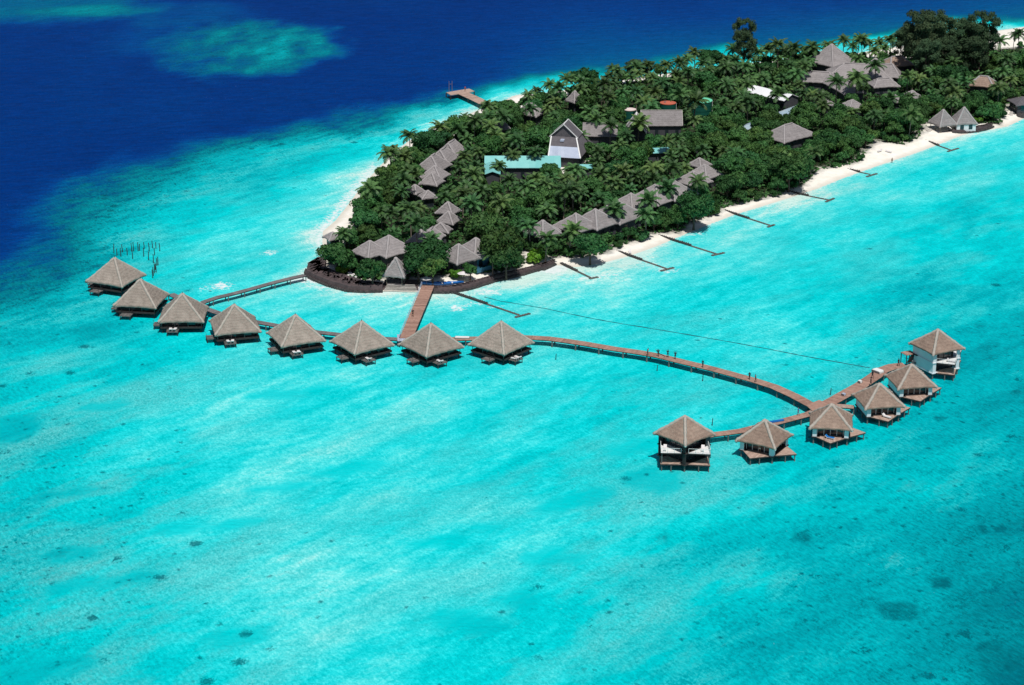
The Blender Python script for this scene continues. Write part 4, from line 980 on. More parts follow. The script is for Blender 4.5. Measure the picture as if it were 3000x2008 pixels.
# gabled sheet-roof buildings
def gable(name, p, hw_, hd_, eave, rise, ang, label, rmat, wmat, cat='building', over=.4, trim=None, opening=True, zg=GZ):
    """ridge along x"""
    o = thing(name, (p.x,p.y,zg), R(ang), label, cat)
    m = MB(); t_ = .14
    for s in (-1, 1):
        n = 12
        for i in range(n):
            x0 = -hw_+2*hw_*i/n; x1 = -hw_+2*hw_*(i+1)/n
            z_ = .02*(i%2)
            m.add([(x0,s*hd_,eave+z_),(x1,s*hd_,eave+z_),(x1,0,eave+rise+z_),(x0,0,eave+rise+z_),(x0,s*hd_,eave-t_+z_),(x1,s*hd_,eave-t_+z_),(x1,0,eave+rise-t_+z_),(x0,0,eave+rise-t_+z_)],
                  [(0,1,2,3) if s<0 else (3,2,1,0),(7,6,5,4) if s<0 else (4,5,6,7),(0,4,5,1),(1,5,6,2),(3,7,4,0)], random.random())
    rf = m.build('roof', M[rmat], o)
    if trim:
        m = MB()
        for x in (-hw_-.06, hw_+.06):
            for s in (-1,1): m.bar((x,s*hd_,eave),(x,0,eave+rise),.16,.34)
        m.bar((-hw_,0,eave+rise+.08),(hw_,0,eave+rise+.08),.3,.12)
        m.build('barge_board', M[trim], rf)
    a, b = hw_-over, hd_-over*1.5
    m = MB(); zr = eave+rise*(b/hd_)
    m.add([(-a,-b,-1.5),(a,-b,-1.5),(a,b,-1.5),(-a,b,-1.5),(-a,-b,eave-.02),(a,-b,eave-.02),(a,b,eave-.02),(-a,b,eave-.02),(-a,0,eave+rise-.3),(a,0,eave+rise-.3)],
          [(0,1,5,4),(2,3,7,6),(1,2,6,9,5),(3,0,4,8,7),(0,3,2,1)])
    wo = m.build('wall', M[wmat], o)
    if opening:
        for i in range(max(2, int(a/1.4))):
            x = -a+1.2+i*(2*a-2.4)/max(1, int(a/1.4)-1); q = MB(); q.box(x-.5,x+.5,-b-.05,-b,.7,2.3); q.build('window', M['glass'], wo)
    reg(p, hw_, zg+eave, zg+eave+rise, name != 'covered_walkway' or hw_ < 5, hd_, ang); return o
# teal hall: ridge edge is the top line
p = (at('G2',560,962,GZ+5.6)+at('G2',1605,966,GZ+5.6))/2; hl = (at('G2',1605,966,GZ+5.6)-at('G2',560,962,GZ+5.6)).length/2
oteal = gable('teal_roofed_hall', p, hl, 6.0, 3.6, 1.9, 0, 'long L-shaped hall with pale teal sheet roof in the middle of the island', 'teal', 'wall_dark', 'hall')
lc = local_of(oteal, at('G2',590,1140,GZ+4.6)); m = MB()
x0, x1 = -hl+.2, -hl+4.6
for s, xa, xb in ((0, x0, (x0+x1)/2), (1, (x0+x1)/2, x1)):
    za, zb = (4.2, 5.0) if s == 0 else (5.0, 4.2)
    m.add([(xa,-15,za),(xb,-15,zb),(xb,-3.5,zb),(xa,-3.5,za),(xa,-15,za-.12),(xb,-15,zb-.12),(xb,-3.5,zb-.12),(xa,-3.5,za-.12)], [(0,1,2,3),(7,6,5,4),(0,4,5,1),(1,5,6,2),(2,6,7,3),(3,7,4,0)], .3)
m.build('wing_roof', M['teal'], oteal); m = MB(); m.box(x0+.4,x1-.4,-14.5,-4.5,-1.5,4.1); m.build('wing_wall', M['wall_dark'], oteal)
wp = Vector((oteal.location.x+(x0+x1)/2, oteal.location.y-9, 0)); reg(wp, 2.6, GZ+3.6, GZ+5, True, 6, 0)
p = at('G2',1920,1105,GZ+2.8); gable('shed', p, 2.6, 2.0, 2.6, .6, 0, 'small teal-roofed shed beside the sandy courtyard', 'teal', 'wall_dark', 'shed', opening=False)
p = at('G3',800,980,GZ+2.8); gable('shed', p, 4.0, 3.0, 2.6, .7, 10, 'teal roof glimpsed under palms right of the courtyard', 'teal', 'wall_dark', 'shed', opening=False)
# big gabled building with sloping white sheet front
pl = at('G2',1430,985,GZ+3.4); pr = at('G2',1880,985,GZ+3.4); cen = (pl+pr)/2; hw_ = (pr-pl).length/2
o = thing('gabled_building', (cen.x, cen.y, GZ), R(-14), 'grey gabled building with white roof edges and white sheet front slope', 'building')
m = MB(); T = 3.7; yb = 9.0; zt = 7.0; ze = 3.2
def slab(m, a, b, c, d, t=.14, tone=.5):
    a, b, c, d = map(Vector, (a,b,c,d)); n = (b-a).cross(d-a).normalized()*t
    m.add([a,b,c,d,a-n,b-n,c-n,d-n], [(0,1,2,3),(7,6,5,4),(0,4,5,1),(1,5,6,2),(2,6,7,3),(3,7,4,0)], tone)
# front slope: white lower sheets, grey upper
k = .52
XO = -2.2
fa = lambda x, t_: (x*(hw_+( T-hw_)*t_)+XO*t_, yb*t_, ze+(zt-ze)*t_)
m1 = MB()
for i in range(10): slab(m1, fa(-1+.2*i,0), fa(-.8+.2*i,0), fa(-.8+.2*i,k), fa(-1+.2*i,k), .12, random.random())
m1.build('front_slope', M['metal'], o)
m1 = MB(); slab(m1, fa(-1,k), fa(1,k), fa(1,1), fa(-1,1), .12); 
slab(m1, (hw_,0,ze), (hw_,yb+9,ze), (T+XO,yb+6,zt), (T+XO,yb,zt), .12); slab(m1, (-hw_,yb+9,ze), (-hw_,0,ze), (-T+XO,yb,zt), (-T+XO,yb+6,zt), .12)
m1.build('roof', M['darkroof'], o)
m1 = MB(); m1.bar(fa(1,0), fa(1,1), .35, .3); m1.bar(fa(-1,0), fa(-1,1), .35, .3); m1.bar((T+XO,yb-.1,zt),(T+XO,yb+1.2,zt+.1),.3,.3)
za = zt+3.7
for (yy) in (yb-.3, yb+6):
    m1.bar((-T-.6+XO,yy,zt-.2),(XO,yy,za),.2,.22); m1.bar((T+.6+XO,yy,zt-.2),(XO,yy,za),.2,.22)
m1.bar((XO,yb-.3,za+.05),(XO,yb+6,za+.05),.25,.2)
m1.build('barge_board', M['whitep'], o)
m1 = MB(); slab(m1, (XO,yb-.2,za),(XO,yb+6,za),(-T-.6+XO,yb+6,zt-.2),(-T-.6+XO,yb-.2,zt-.2),.1); slab(m1, (T+.6+XO,yb-.2,zt-.2),(T+.6+XO,yb+6,zt-.2),(XO,yb+6,za),(XO,yb-.2,za),.1); m1.build('upper_roof', M['darkroof'], o)
m1 = MB(); m1.add([(-T+XO,yb+.1,zt),(T+XO,yb+.1,zt),(XO,yb+.1,za-.3)], [(0,1,2)]); m1.box(-T+XO,T+XO,yb+.12,yb+5.9,ze,zt+.02); m1.build('gable_wall', M['darkroof'], o)
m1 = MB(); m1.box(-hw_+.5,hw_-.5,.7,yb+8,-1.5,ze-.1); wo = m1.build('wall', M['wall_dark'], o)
m1 = MB(); q0 = fa(-.12,.8); m1.box(q0[0]-.5,q0[0]+.6,q0[1]-.9,q0[1]+.9,q0[2]-.1,q0[2]+.35); m1.build('skylight', M['metal'], o)
reg(Vector((cen.x, cen.y+6, 0)), 7, GZ+3, GZ+11)
# neighbours
p = at('G2',2150,505,GZ+8); gable('store_building', p, 5.2, 4.0, 4.6, 3.2, -4, 'brown thatched store with dark front wall right of the gabled building', 'thatch_grey', 'wall_dark', 'building')
m = MB(); p = gp('G2',1925,830); o = thing('cart_shelter', p, 0, 'orange cloth covered cart between the gabled building and the store', 'cart')
m.box(-1.3,1.3,-1.0,1.0,.9,2.2); m.build('cover', M['orange'], o)
for (x,y) in ((-1.1,-.8),(1.1,-.8),(-1.1,.8),(1.1,.8)): m = MB(); m.tube([(x-.08,y,.35),(x+.08,y,.35)], .35, 8); m.build('wheel', M['dark_wood'], o)
m = MB(); m.box(-1.2,1.2,-.9,.9,.6,.9); m.build('frame', M['grey_wood'], o)
p = at('G3',540,530,GZ+8.2); gable('a_frame_house', p+Vector((0,3,0)), 3.6, 3.4, 3.4, 4.6, 84, 'steep grey A-frame roof with white edge boards', 'thatch_grey', 'wall_dark', 'building', trim='whitep', opening=False)
p = at('G3',880,440,GZ+7.4); gable('long_house', p, 6.2, 4.0, 3.6, 3.8, 0, 'long grey thatched house with pale ridge below the red tank', 'thatch_grey', 'wall_dark', 'building', trim='rockl')
pa, pb = at('G4',480,975,GZ+5.2), at('G4',1040,1110,GZ+5.2); p = (pa+pb)/2; ang = math.degrees(math.atan2(pb.y-pa.y, pb.x-pa.x))
gable('white_roofed_hall', p, (pb-pa).length/2, 3.8, 3.6, 1.6, ang, 'bright white sheet-roofed hall left of the restaurant roofs', 'whitesheet', 'wall_dark', 'hall')
pa, pb = at('S',2160,378,GZ+3.2), at('S',2360,303,GZ+3.2); p = (pa+pb)/2; ang = math.degrees(math.atan2(pb.y-pa.y, pb.x-pa.x))
gable('covered_walkway', p, (pb-pa).length/2, 2.0, 2.7, .5, ang, 'long narrow blue-grey roofed walkway below the white hall', 'blueg', 'wall_dark', 'walkway', opening=False)
pa, pb = at('S',2047,422,GZ+3.2), at('S',2098,396,GZ+3.2); p = (pa+pb)/2; ang = math.degrees(math.atan2(pb.y-pa.y, pb.x-pa.x))
gable('covered_walkway', p, (pb-pa).length/2, 1.6, 2.7, .4, ang, 'short blue-grey roofed walkway piece over the beach row', 'blueg', 'wall_dark', 'walkway', opening=False)
# tanks
def tank(f, c, r, h, lid, label, pale=False):
    p = at(f, c[0], c[1], GZ+h); o = thing('water_tank', (p.x,p.y,GZ), 0, label, 'water tank', 'round water tanks')
    m = MB(); n = 24
    m.tube([(0,0,-1.5),(0,0,h*.33),(0,0,h*.34),(0,0,h*.66),(0,0,h*.67),(0,0,h-.1)], [r,r,r*1.015,r,r*1.015,r], n); m.build('body', M['tank_green'], o)
    m = MB(); m.tube([(0,0,h-.1),(0,0,h+.06),(0,0,h+.45)], [r*1.03,r*1.03,r*.12], n); ld = m.build('lid', M[lid], o)
    m = MB(); m.box(-.5*r,-.5*r+.6,-.35*r,-.35*r+.6,h+.2,h+.5); m.build('hatch', M['grey_wood' if lid != 'lid_pale' else 'whitep'], ld)
    m = MB(); m.tube([(r+.1,-.6,-1),(r+.1,-.6,h)], .06, 5); m.build('pipe', M['whitep'], o)
    reg(p, r+.6, GZ+h*.5, GZ+h+.6)
tank('G3',(445,425),2.0,3.8,'lid_pale','small green tank with a pale pinkish lid above the A-frame roof')
tank('G3',(970,335),2.5,4.2,'lid_red','green tank with a rust red lid behind the long grey house')
tank('G3',(1415,300),3.7,4.4,'lid_green','largest tank, dark green with a mint green lid')
# canoe and parasols at the pier foot
p = gp('E',1325,800,.35); o = thing('canoe', p, R(3), 'long blue canoe lying on the rocks right of the red pier foot', 'canoe')
m = MB(); n = 12; vs = []; fs = []
for i in range(n+1):
    t_ = -1+2*i/n; wd = .75*math.sqrt(max(0, 1-t_*t_))+.02; zz = .35*t_*t_
    for (a, zr) in ((-1,.55),(-.7,.1),(0,0),(.7,.1),(1,.55)): vs.append((t_*5.2, a*wd, zz+zr))
for i in range(n):
    for k in range(4): fs.append((i*5+k, (i+1)*5+k, (i+1)*5+k+1, i*5+k+1))
m.add(vs, fs); m.build('hull', M['blue'], o); m = MB()
for x in (-2.4,0,2.4): m.box(x-.15,x+.15,-.6,.6,.42,.48)
m.build('seat', M['whitep'], o)
def parasol(p, label):
    o = thing('parasol', p, 0, label, 'parasol', 'pale parasols on the sand'); m = MB(); m.tube([(0,0,0),(0,0,2.3)], .04, 5); m.build('pole', M['grey_wood'], o)
    m = MB(); vs = [(0,0,2.55)]+[(1.5*math.cos(k*math.pi/4), 1.5*math.sin(k*math.pi/4), 2.05) for k in range(8)]
    m.add(vs, [(0,k+1,(k+1)%8+1) for k in range(8)]); m.build('canopy', M['cloth'], o)
parasol(gp('E',1530,755,.1), 'pale parasol on the sand in front of the blue-railed bungalows')
parasol(gp('E',1585,740,.1), 'second pale parasol, right of the first in front of the blue-railed bungalows')
parasol(gp('E',1170,815,.3), 'pale pink parasol at the landward end of the red pier')
lp_ = [('E',405,700,'sand patch behind the left sea wall, leftmost'),('E',435,700,'sand patch behind the left sea wall, middle of three'),('E',470,715,'sand patch behind the left sea wall, rightmost'),('E',985,610,'sand right of the small steep hut'),('E',1005,640,'sand near the small steep hut, lower one'),('E',2165,545,'sand by the bright green shrub'),
       ('G7',1300,235,'wide white beach below the trees'),('G7',1365,240,'wide white beach beside a beach bush'),('G6',1155,1100,'beach near the third groyne'),('E',1880,660,'shore by the curved sea wall')]
for (f,x,y,nm) in lp_: lounger(gp(f,x,y), R(random.uniform(-60,60)), 'white sun lounger on the '+nm, 'sun loungers on the sand')
remove_tree(L0)
# stacked material on the eastern boardwalk
for (f,x,y,s,mt,lab) in [('D',840,735,(1.5,2.2,.5),'whitep','white bundle of sheets lying at the bend of the right boardwalk branch'),('D',585,890,(.7,.7,.5),'whitep','small white crate on the edge of the right boardwalk branch'),('D',350,1068,(.7,.7,.4),'metal','pale crate on the outer edge of the right boardwalk branch near the junction'),
                       ('B',1665,303,(3.2,.8,.25),'whitep','white board lying on the boardwalk between the last two arc villas'),('C',1340,195,(4.2,.5,.3),'blue','blue-white pole bundle along the edge of the narrow boardwalk branch'),('D',1390,605,(1.6,1.2,.6),'whitep','white box at the entrance of the right two-storey villa')]:
    p = at(f,x,y,1.66); ang = {('C',1340):R(22)}.get((f,x), R(40 if f=='D' else -3))
    o = thing('crate' if 'crate' in lab or 'box' in lab else 'bundle', p, ang, lab, 'crate' if 'crate' in lab or 'box' in lab else 'bundle')
    m = MB(); m.box(-s[0]/2,s[0]/2,-s[1]/2,s[1]/2,0,s[2]*.8); m.box(-s[0]*.46,s[0]*.5,-s[1]*.42,s[1]*.46,s[2]*.81,s[2]); m.build('body', M[mt], o)
    m = MB(); m.box(-s[0]/2-.02,-s[0]/2+.06,-s[1]/2-.02,s[1]/2+.02,0,s[2]*.82); m.box(s[0]/2-.06,s[0]/2+.02,-s[1]/2-.02,s[1]/2+.02,0,s[2]*.82); m.build('strap', M['grey_wood'], o)

# ------------------------------------------------------------------ people
def skinned(name, verts, edges, rads, mat, parent, sub=1):
    me = bpy.data.meshes.new(name+'_skeleton'); me.from_pydata(verts, edges, []); ob = bpy.data.objects.new(name+'_tmp', me); COL.objects.link(ob)
    md = ob.modifiers.new('s','SKIN'); md.use_smooth_shade = True
    for i, r in enumerate(rads): me.skin_vertices[0].data[i].radius = (r if isinstance(r, tuple) else (r, r))
    me.skin_vertices[0].data[0].use_root = True
    sb = ob.modifiers.new('u','SUBSURF'); sb.levels = sub; sb.render_levels = sub
    dg = bpy.context.evaluated_depsgraph_get(); dg.update()
    nm = bpy.data.meshes.new_from_object(ob.evaluated_get(dg)); nm.materials.clear(); nm.materials.append(mat); nm.name = name
    bpy.data.objects.remove(ob)
    o = bpy.data.objects.new(name, nm); COL.objects.link(o); o.parent = parent; return o
def person(p, rz, label, shirt='navy', shorts='navy', skin='skin', arms=(0.25, 0.25), stride=.18, lean=0.0, lift=False):
    o = thing('person', p, rz, label, 'person')
    hip, chest = (0, 0, .93), (0, -lean*.4, 1.32)
    v = [hip, (0,-lean*.2,1.12), chest, (0,-lean*.5,1.46), (0,-lean*.55,1.54), (0,-lean*.6-.01,1.63), (0,-lean*.6,1.74)]
    r = [(.15,.11),(.13,.10),(.17,.11),(.06,.06),(.055,.055),(.085,.10),(.05,.06)]; e = [(0,1),(1,2),(2,3),(3,4),(4,5),(5,6)]
    for s, ar in ((-1, arms[0]), (1, arms[1])):
        b = len(v); sh = (s*.2, -lean*.4, 1.4)
        if lift: el, wr, ha = (s*.3,-.12,1.2+.25), (s*.28,-.25,1.62), (s*.27,-.27,1.71)
        else: el, wr, ha = (s*(.24+ar*.1), .02, 1.13), (s*(.25+ar*.2), -.10, .89), (s*(.25+ar*.2), -.13, .80)
        v += [sh, el, wr, ha]; r += [.055,.042,.03,.035]; e += [(2,b),(b,b+1),(b+1,b+2),(b+2,b+3)]
        b = len(v); v += [(s*.1, 0, .85), (s*.11, -s*stride*.5-.03, .48), (s*.11, s*-stride, .09), (s*.12, s*-stride-.16, .04)]; r += [.09,.062,.045,.035]; e += [(0,b),(b,b+1),(b+1,b+2),(b+2,b+3)]
    body = skinned('body', v, e, r, M[skin], o, 1)
    skinned('shirt', [(0,0,.98),(0,-lean*.3,1.2),(0,-lean*.45,1.42),(-.2,-lean*.4,1.39),(.2,-lean*.4,1.39),(-.27,.0,1.2),(.27,0,1.2)], [(0,1),(1,2),(2,3),(2,4),(3,5),(4,6)], [(.165,.125),(.175,.125),(.12,.10),.075,.075,.065,.065], M[shirt], o)
    skinned('shorts', [(0,0,.98),(0,0,.88),(-.1,0,.8),(.1,0,.8),(-.11,-.02+stride*.3,.6),(.11,-.02-stride*.3,.6)], [(0,1),(1,2),(1,3),(2,4),(3,5)], [(.165,.125),(.15,.12),.105,.105,.09,.09], M[shorts], o)
    skinned('hair', [(0,-lean*.6+.03,1.66),(0,-lean*.6+.02,1.77)], [(0,1)], [.095,.075], M['hair'], o)
    return o
person(at('E',1036,1095,1.76), R(20), 'person walking alone along the middle of the red island pier')
person(at('W',1004,246,1.66), R(160), 'dark-clad person lifting the end of a long pole on the curved boardwalk', lift=True, skin='skin_dark')
person(at('W',1069,250,1.66), R(200), 'person in dark clothes between the two pole carriers on the curved boardwalk', lift=True, skin='skin_dark')
person(at('W',1120,263,1.66), R(170), 'dark-clad person at the right of the group working on the curved boardwalk', skin='skin_dark', lift=True)
person(at('W',930,238,1.66), R(100), 'person crouched slightly left of the working group on the curved boardwalk', 'red', 'navy', 'skin_dark', lean=.25)
person(at('W',1309,320,1.66), R(150), 'lone person standing right of the working group on the curved boardwalk', skin='skin_dark')
person(at('W',1630,403,1.66), R(150), 'upright person of the pair near the eastern end of the curved boardwalk', skin='skin_dark')
person(at('W',1671,420,1.66), R(100), 'shorter person with red top, right of the pair on the curved boardwalk', 'red', skin='skin_dark')
person(at('D',1137,648,1.66), R(40), 'person near the steps of the right two-storey villa on the boardwalk', skin='skin_dark')
person(at('D',762,825,1.66), R(40), 'person beside the white bundle on the right boardwalk branch', skin='skin_dark')
person(at('D',738,930,1.66), R(60), 'person behind the red-brown decked villa on the right boardwalk branch', skin='skin_dark')
person(at('C',1578,128,1.66), R(60), 'person in blue on the narrow boardwalk branch by the junction', 'blue', 'blue')
person(at('C',1190,498,1.62), R(0), 'sunbather standing on the deck of the villa next to the left tower', 'orange', 'whitep')
person(gp('G7',1388,318,0), R(30), 'person walking along the wet edge of the white beach', 'skin', 'navy')
person(at('G1',1700,86,1.66), R(30), 'person in red standing on the head of the blue side pier', 'red', 'navy')
# the pole they lift
p = at('W',1010,225,3.4); o = thing('pole', p, 0, 'long dark pole raised aslant above the workers on the curved boardwalk', 'pole')
q = at('W',1048,247,1.9)-p; m = MB(); m.tube([(-.6,0,.7),(0,0,0),(q.x*1.0,q.y,-1.4)], .09, 6); m.build('shaft', M['dark_wood'], o)
m = MB(); m.tube([(-.6,0,.7),(-.85,0,1.0)], [.09,.03], 6); m.build('tip', M['grey_wood'], o)

# ------------------------------------------------------------------ vegetation
def quads_mesh(name, P0, U, Vv, tone, mat):
    """P0 centre, U,V half vectors -> leaf quads"""
    n = len(P0); vs = np.concatenate([P0-U-Vv, P0+U-Vv, P0+U+Vv, P0-U+Vv]); i = np.arange(n)
    fs = np.stack([i, i+n, i+2*n, i+3*n], 1)
    me = bpy.data.meshes.new(name); me.from_pydata(vs.tolist(), [], fs.tolist()); me.materials.append(mat)
    a = me.attributes.new('tone', 'FLOAT', 'FACE'); a.data.foreach_set('value', tone.astype(np.float32)); return me
def palm_crown(seed, n=22, L=4.2, droop=1.0):
    L *= .90; n = int(n*.9)
    r = random.Random(seed); mb = MB()
    for k in range(n):
        az = k*2.399+r.uniform(-.2,.2); el = R(78) - (k/n)**.8*R(95) + r.uniform(-.12,.12); ln = L*r.uniform(.82,1.1)*(0.85 if k < 4 else 1)
        tone = r.choice((.15,.35,.6,.85,1.0))*(.6 if k > n*.85 else 1); p = Vector((0,0,.15)); seg = 7; pts = [p.copy()]; a = el
        h = Vector((math.cos(az), math.sin(az), 0)); pos = []; dirs = []
        for j in range(seg):
            d = h*math.cos(a) + Vector((0,0,math.sin(a))); pos.append(p.copy()); dirs.append(d); p = p + d*(ln/seg); pts.append(p.copy()); a -= R(5+4.6*j*.6)*droop*r.uniform(.8,1.2)
            a = max(a, R(-86))
        mb.tube(pts, [.10]*2+[.07]*(len(pts)-2), 3, 1.0, cap=False)
        side = Vector((-math.sin(az), math.cos(az), 0))
        nl = 17
        for q in range(nl):
            t_ = .12+.88*(q+.5)/nl; x = t_*seg; j = min(int(x), seg-1); f_ = x-j; c = pos[j]+dirs[j]*(f_*ln/seg); d = dirs[j]
            wl = .85*math.sin(math.pi*min(1, (t_*.85+.15)))**.6*(1-.35*t_)+.12
            up = side.cross(d).normalized() * -1
            if up.z < 0: up = -up
            for s in (-1, 1):
                dr = r.uniform(.15,.5)
                tip = c + (side*s*math.cos(dr) - up*math.sin(dr)*.9 - Vector((0,0,.15)) + d*.45)*wl
                b = d*.11
                mb.add([c-b, c+b, tip+b*.5, tip-b*.5], [(0,1,2,3)], min(1, max(0, tone+r.uniform(-.15,.15))))
    for k in range(7):   # coconuts
        az = k*.9; c = Vector((math.cos(az)*.28, math.sin(az)*.28, -.15)); mb.tube([c+Vector((0,0,-.14)), c, c+Vector((0,0,.14))], [.05,.14,.05], 5, .9)
    return mb
def palm_proto(seed, hgt, lean, L=4.2, droop=1.0, n=22):
    o = thing('palm_tree', (0,0,0), 0, 'tmp', 'palm tree'); r = random.Random(seed)
    pts = [(lean*(t_**1.6)*hgt, .04*math.sin(t_*4)*hgt*.2, t_*hgt) for t_ in (0,.15,.35,.55,.75,.9,1)]
    m = MB(); m.tube([(0,0,-1)]+pts, [.28,.24,.18,.16,.15,.14,.13,.14], 7); m.build('trunk', M['trunk'], o, True)
    c = palm_crown(seed, n, L, droop).build('crown', M['palm'], o); c.location = pts[-1]
    return o
def tree_mesh(seed, rx, rz_, lobes, per, size, mat, z_c, loose=(.72,1.08)):
    fe = loose[0] < .5
    r = np.random.default_rng(seed); P0 = []; N0 = []; T0 = []
    mb_core = []
    for k in range(lobes):
        a = r.uniform(0, 2*math.pi); rr = rx*math.sqrt(r.uniform(0,1))*.72; z = z_c + r.uniform(-.5,.75)*rz_*(1-.5*(rr/rx)**2)
        if fe: rr *= 1.35; z = z_c + r.uniform(-.75,.95)*rz_*(1-.35*(rr/rx)**2)
        c = np.array([rr*math.cos(a), rr*math.sin(a), z]); lr = rx*(r.uniform(.16,.34) if fe else r.uniform(.26,.5))
        d = r.normal(size=(per,3)); d /= np.linalg.norm(d,axis=1)[:,None]; d[:,2] = np.where(d[:,2] < -.35, -d[:,2], d[:,2])
        rad = lr*r.uniform(*loose,size=(per,1)); p = c + d*rad*np.array([1,1,.78]); P0.append(p); N0.append(d)
        T0.append(np.clip(r.normal(r.uniform(.25,.8), .2, per), 0, 1)); mb_core.append((c, lr*.7))
    P0 = np.concatenate(P0); N0 = np.concatenate(N0); T0 = np.concatenate(T0)
    N0 = N0 + r.normal(scale=.45, size=N0.shape); N0 /= np.linalg.norm(N0,axis=1)[:,None]
    u = np.cross(N0, r.normal(size=N0.shape)); u /= np.linalg.norm(u,axis=1)[:,None]; v = np.cross(N0, u)
    s = size*r.uniform(.6,1.25,size=(len(P0),1))
    me = quads_mesh('crown', P0, u*s, v*s*.62, T0, mat); return me, mb_core
def tree_proto(name, seed, rx, rz_, hc, lobes, per, size, mat, cat, trunk_r=.22):
    o = thing(name, (0,0,0), 0, 'tmp', cat)
    me, core = tree_mesh(seed, rx, rz_, lobes, per, size, mat, hc, (.35,1.45) if 'casuarina' in name else (.6,1.16))
    c = bpy.data.objects.new('crown', me); COL.objects.link(c); c.parent = o
    m = MB(); m.tube([(0,0,-1),(0,0,.3),(.1,.05,hc*.5),(.05,0,hc)], [trunk_r*1.5,trunk_r*1.2,trunk_r,trunk_r*.6], 7)
    rr = random.Random(seed)
    for (cc, lr) in core[:7]:
        m.tube([(.08,.03,hc*.35+rr.random()*.3), tuple(np.array([cc[0]*.5, cc[1]*.5, (hc*.4+cc[2])*.5+.2])), tuple(cc)], [trunk_r*.6,trunk_r*.4,trunk_r*.15], 5)
    m.build('trunk', M['bark'], o, True)
    return o
palms = [palm_proto(11, 7.2, .06), palm_proto(12, 8.2, .12, 4.5, .9), palm_proto(13, 6.2, .1, 4.1, 1.0, 24), palm_proto(14, 8.8, .03, 4.3, .8), palm_proto(15, 5.2, .15, 3.9, .75, 20), palm_proto(16, 6.8, .02, 4.6, 1.1, 26)]
broad = [tree_proto('broadleaf_tree', 21, 4.2, 2.6, 4.6, 18, 210, .30, M['leafm'], 'tree'), tree_proto('broadleaf_tree', 22, 3.4, 2.4, 3.9, 15, 200, .28, M['leafm'], 'tree'),
         tree_proto('broadleaf_tree', 23, 5.2, 3.0, 5.6, 25, 210, .31, M['leafm'], 'tree'), tree_proto('broadleaf_tree', 24, 2.8, 1.8, 2.9, 12, 180, .26, M['leafm'], 'tree')]
shrub = [tree_proto('shrub', 31, 2.1, 1.2, 1.3, 8, 110, .26, M['leafm'], 'shrub', .1), tree_proto('shrub', 32, 1.6, 1.0, 1.0, 7, 100, .24, M['leafm'], 'shrub', .1)]
brsh = tree_proto('shrub', 33, 2.0, 1.0, 1.0, 8, 130, .27, M['bright'], 'shrub', .08)
casu = [tree_proto('casuarina_tree', 41, 4.6, 6.0, 9.5, 58, 300, .17, M['casu'], 'tree', .35), tree_proto('casuarina_tree', 42, 4.0, 5.2, 8.0, 50, 300, .17, M['casu'], 'tree', .3)]
def put(pr, p, rz, s, label, group=None):
    o = copy_tree(pr); o.location = p; o.rotation_euler = (0,0,rz); o.scale = (s,s,s); o['label'] = label
    if group: o['group'] = group
    return o
count = dict(palm=0, broad=0, shrub=0)
lm = [('around the joined bungalows at the island tip', E(800,430)), ('in front of the blue-railed bungalows', E(1500,600)), ('along the western surf beach', V(850,430)), ('around the long grey thatched block', at('G1',1290,1050)),
      ('between the tip bungalows and the long grey block', V(930,480)), ('in front of the teal-roofed hall', V(1180,450)), ('behind the teal-roofed hall towards the northern shore', V(1130,300)), ('left of the beach row of bungalows', V(1150,520)),
      ('behind the beach row of bungalows', V(1400,420)), ('between the beach row and the sea', V(1480,500)), ('around the gabled building and courtyard', V(1330,340)), ('around the three water tanks', V(1520,260)),
      ('on the northern edge behind the tanks', V(1400,200)), ('around the white sheet-roofed hall', V(1750,230)), ('on the northern edge left of the tall dark tree', V(1560,170)), ('between the beach row end and the covered walkway', V(1640,350)),
      ('on the beach slope right of the beach row', V(1750,400)), ('below the large hipped roof near the beach', V(1850,340)), ('around the restaurant roofs', V(1950,200)), ('between the restaurant and the beach', V(2000,270)),
      ('behind the two beach huts', V(2150,240)), ('below the big feathery trees', V(2150,190)), ('near the far right edge of the island', V(2290,220)), ('on the northern edge in front of the pyramid roof', V(1820,150))]
def zone(p): return min(lm, key=lambda z: (z[1].x-p.x)**2 + ((z[1].y-p.y)*.6)**2)[0]
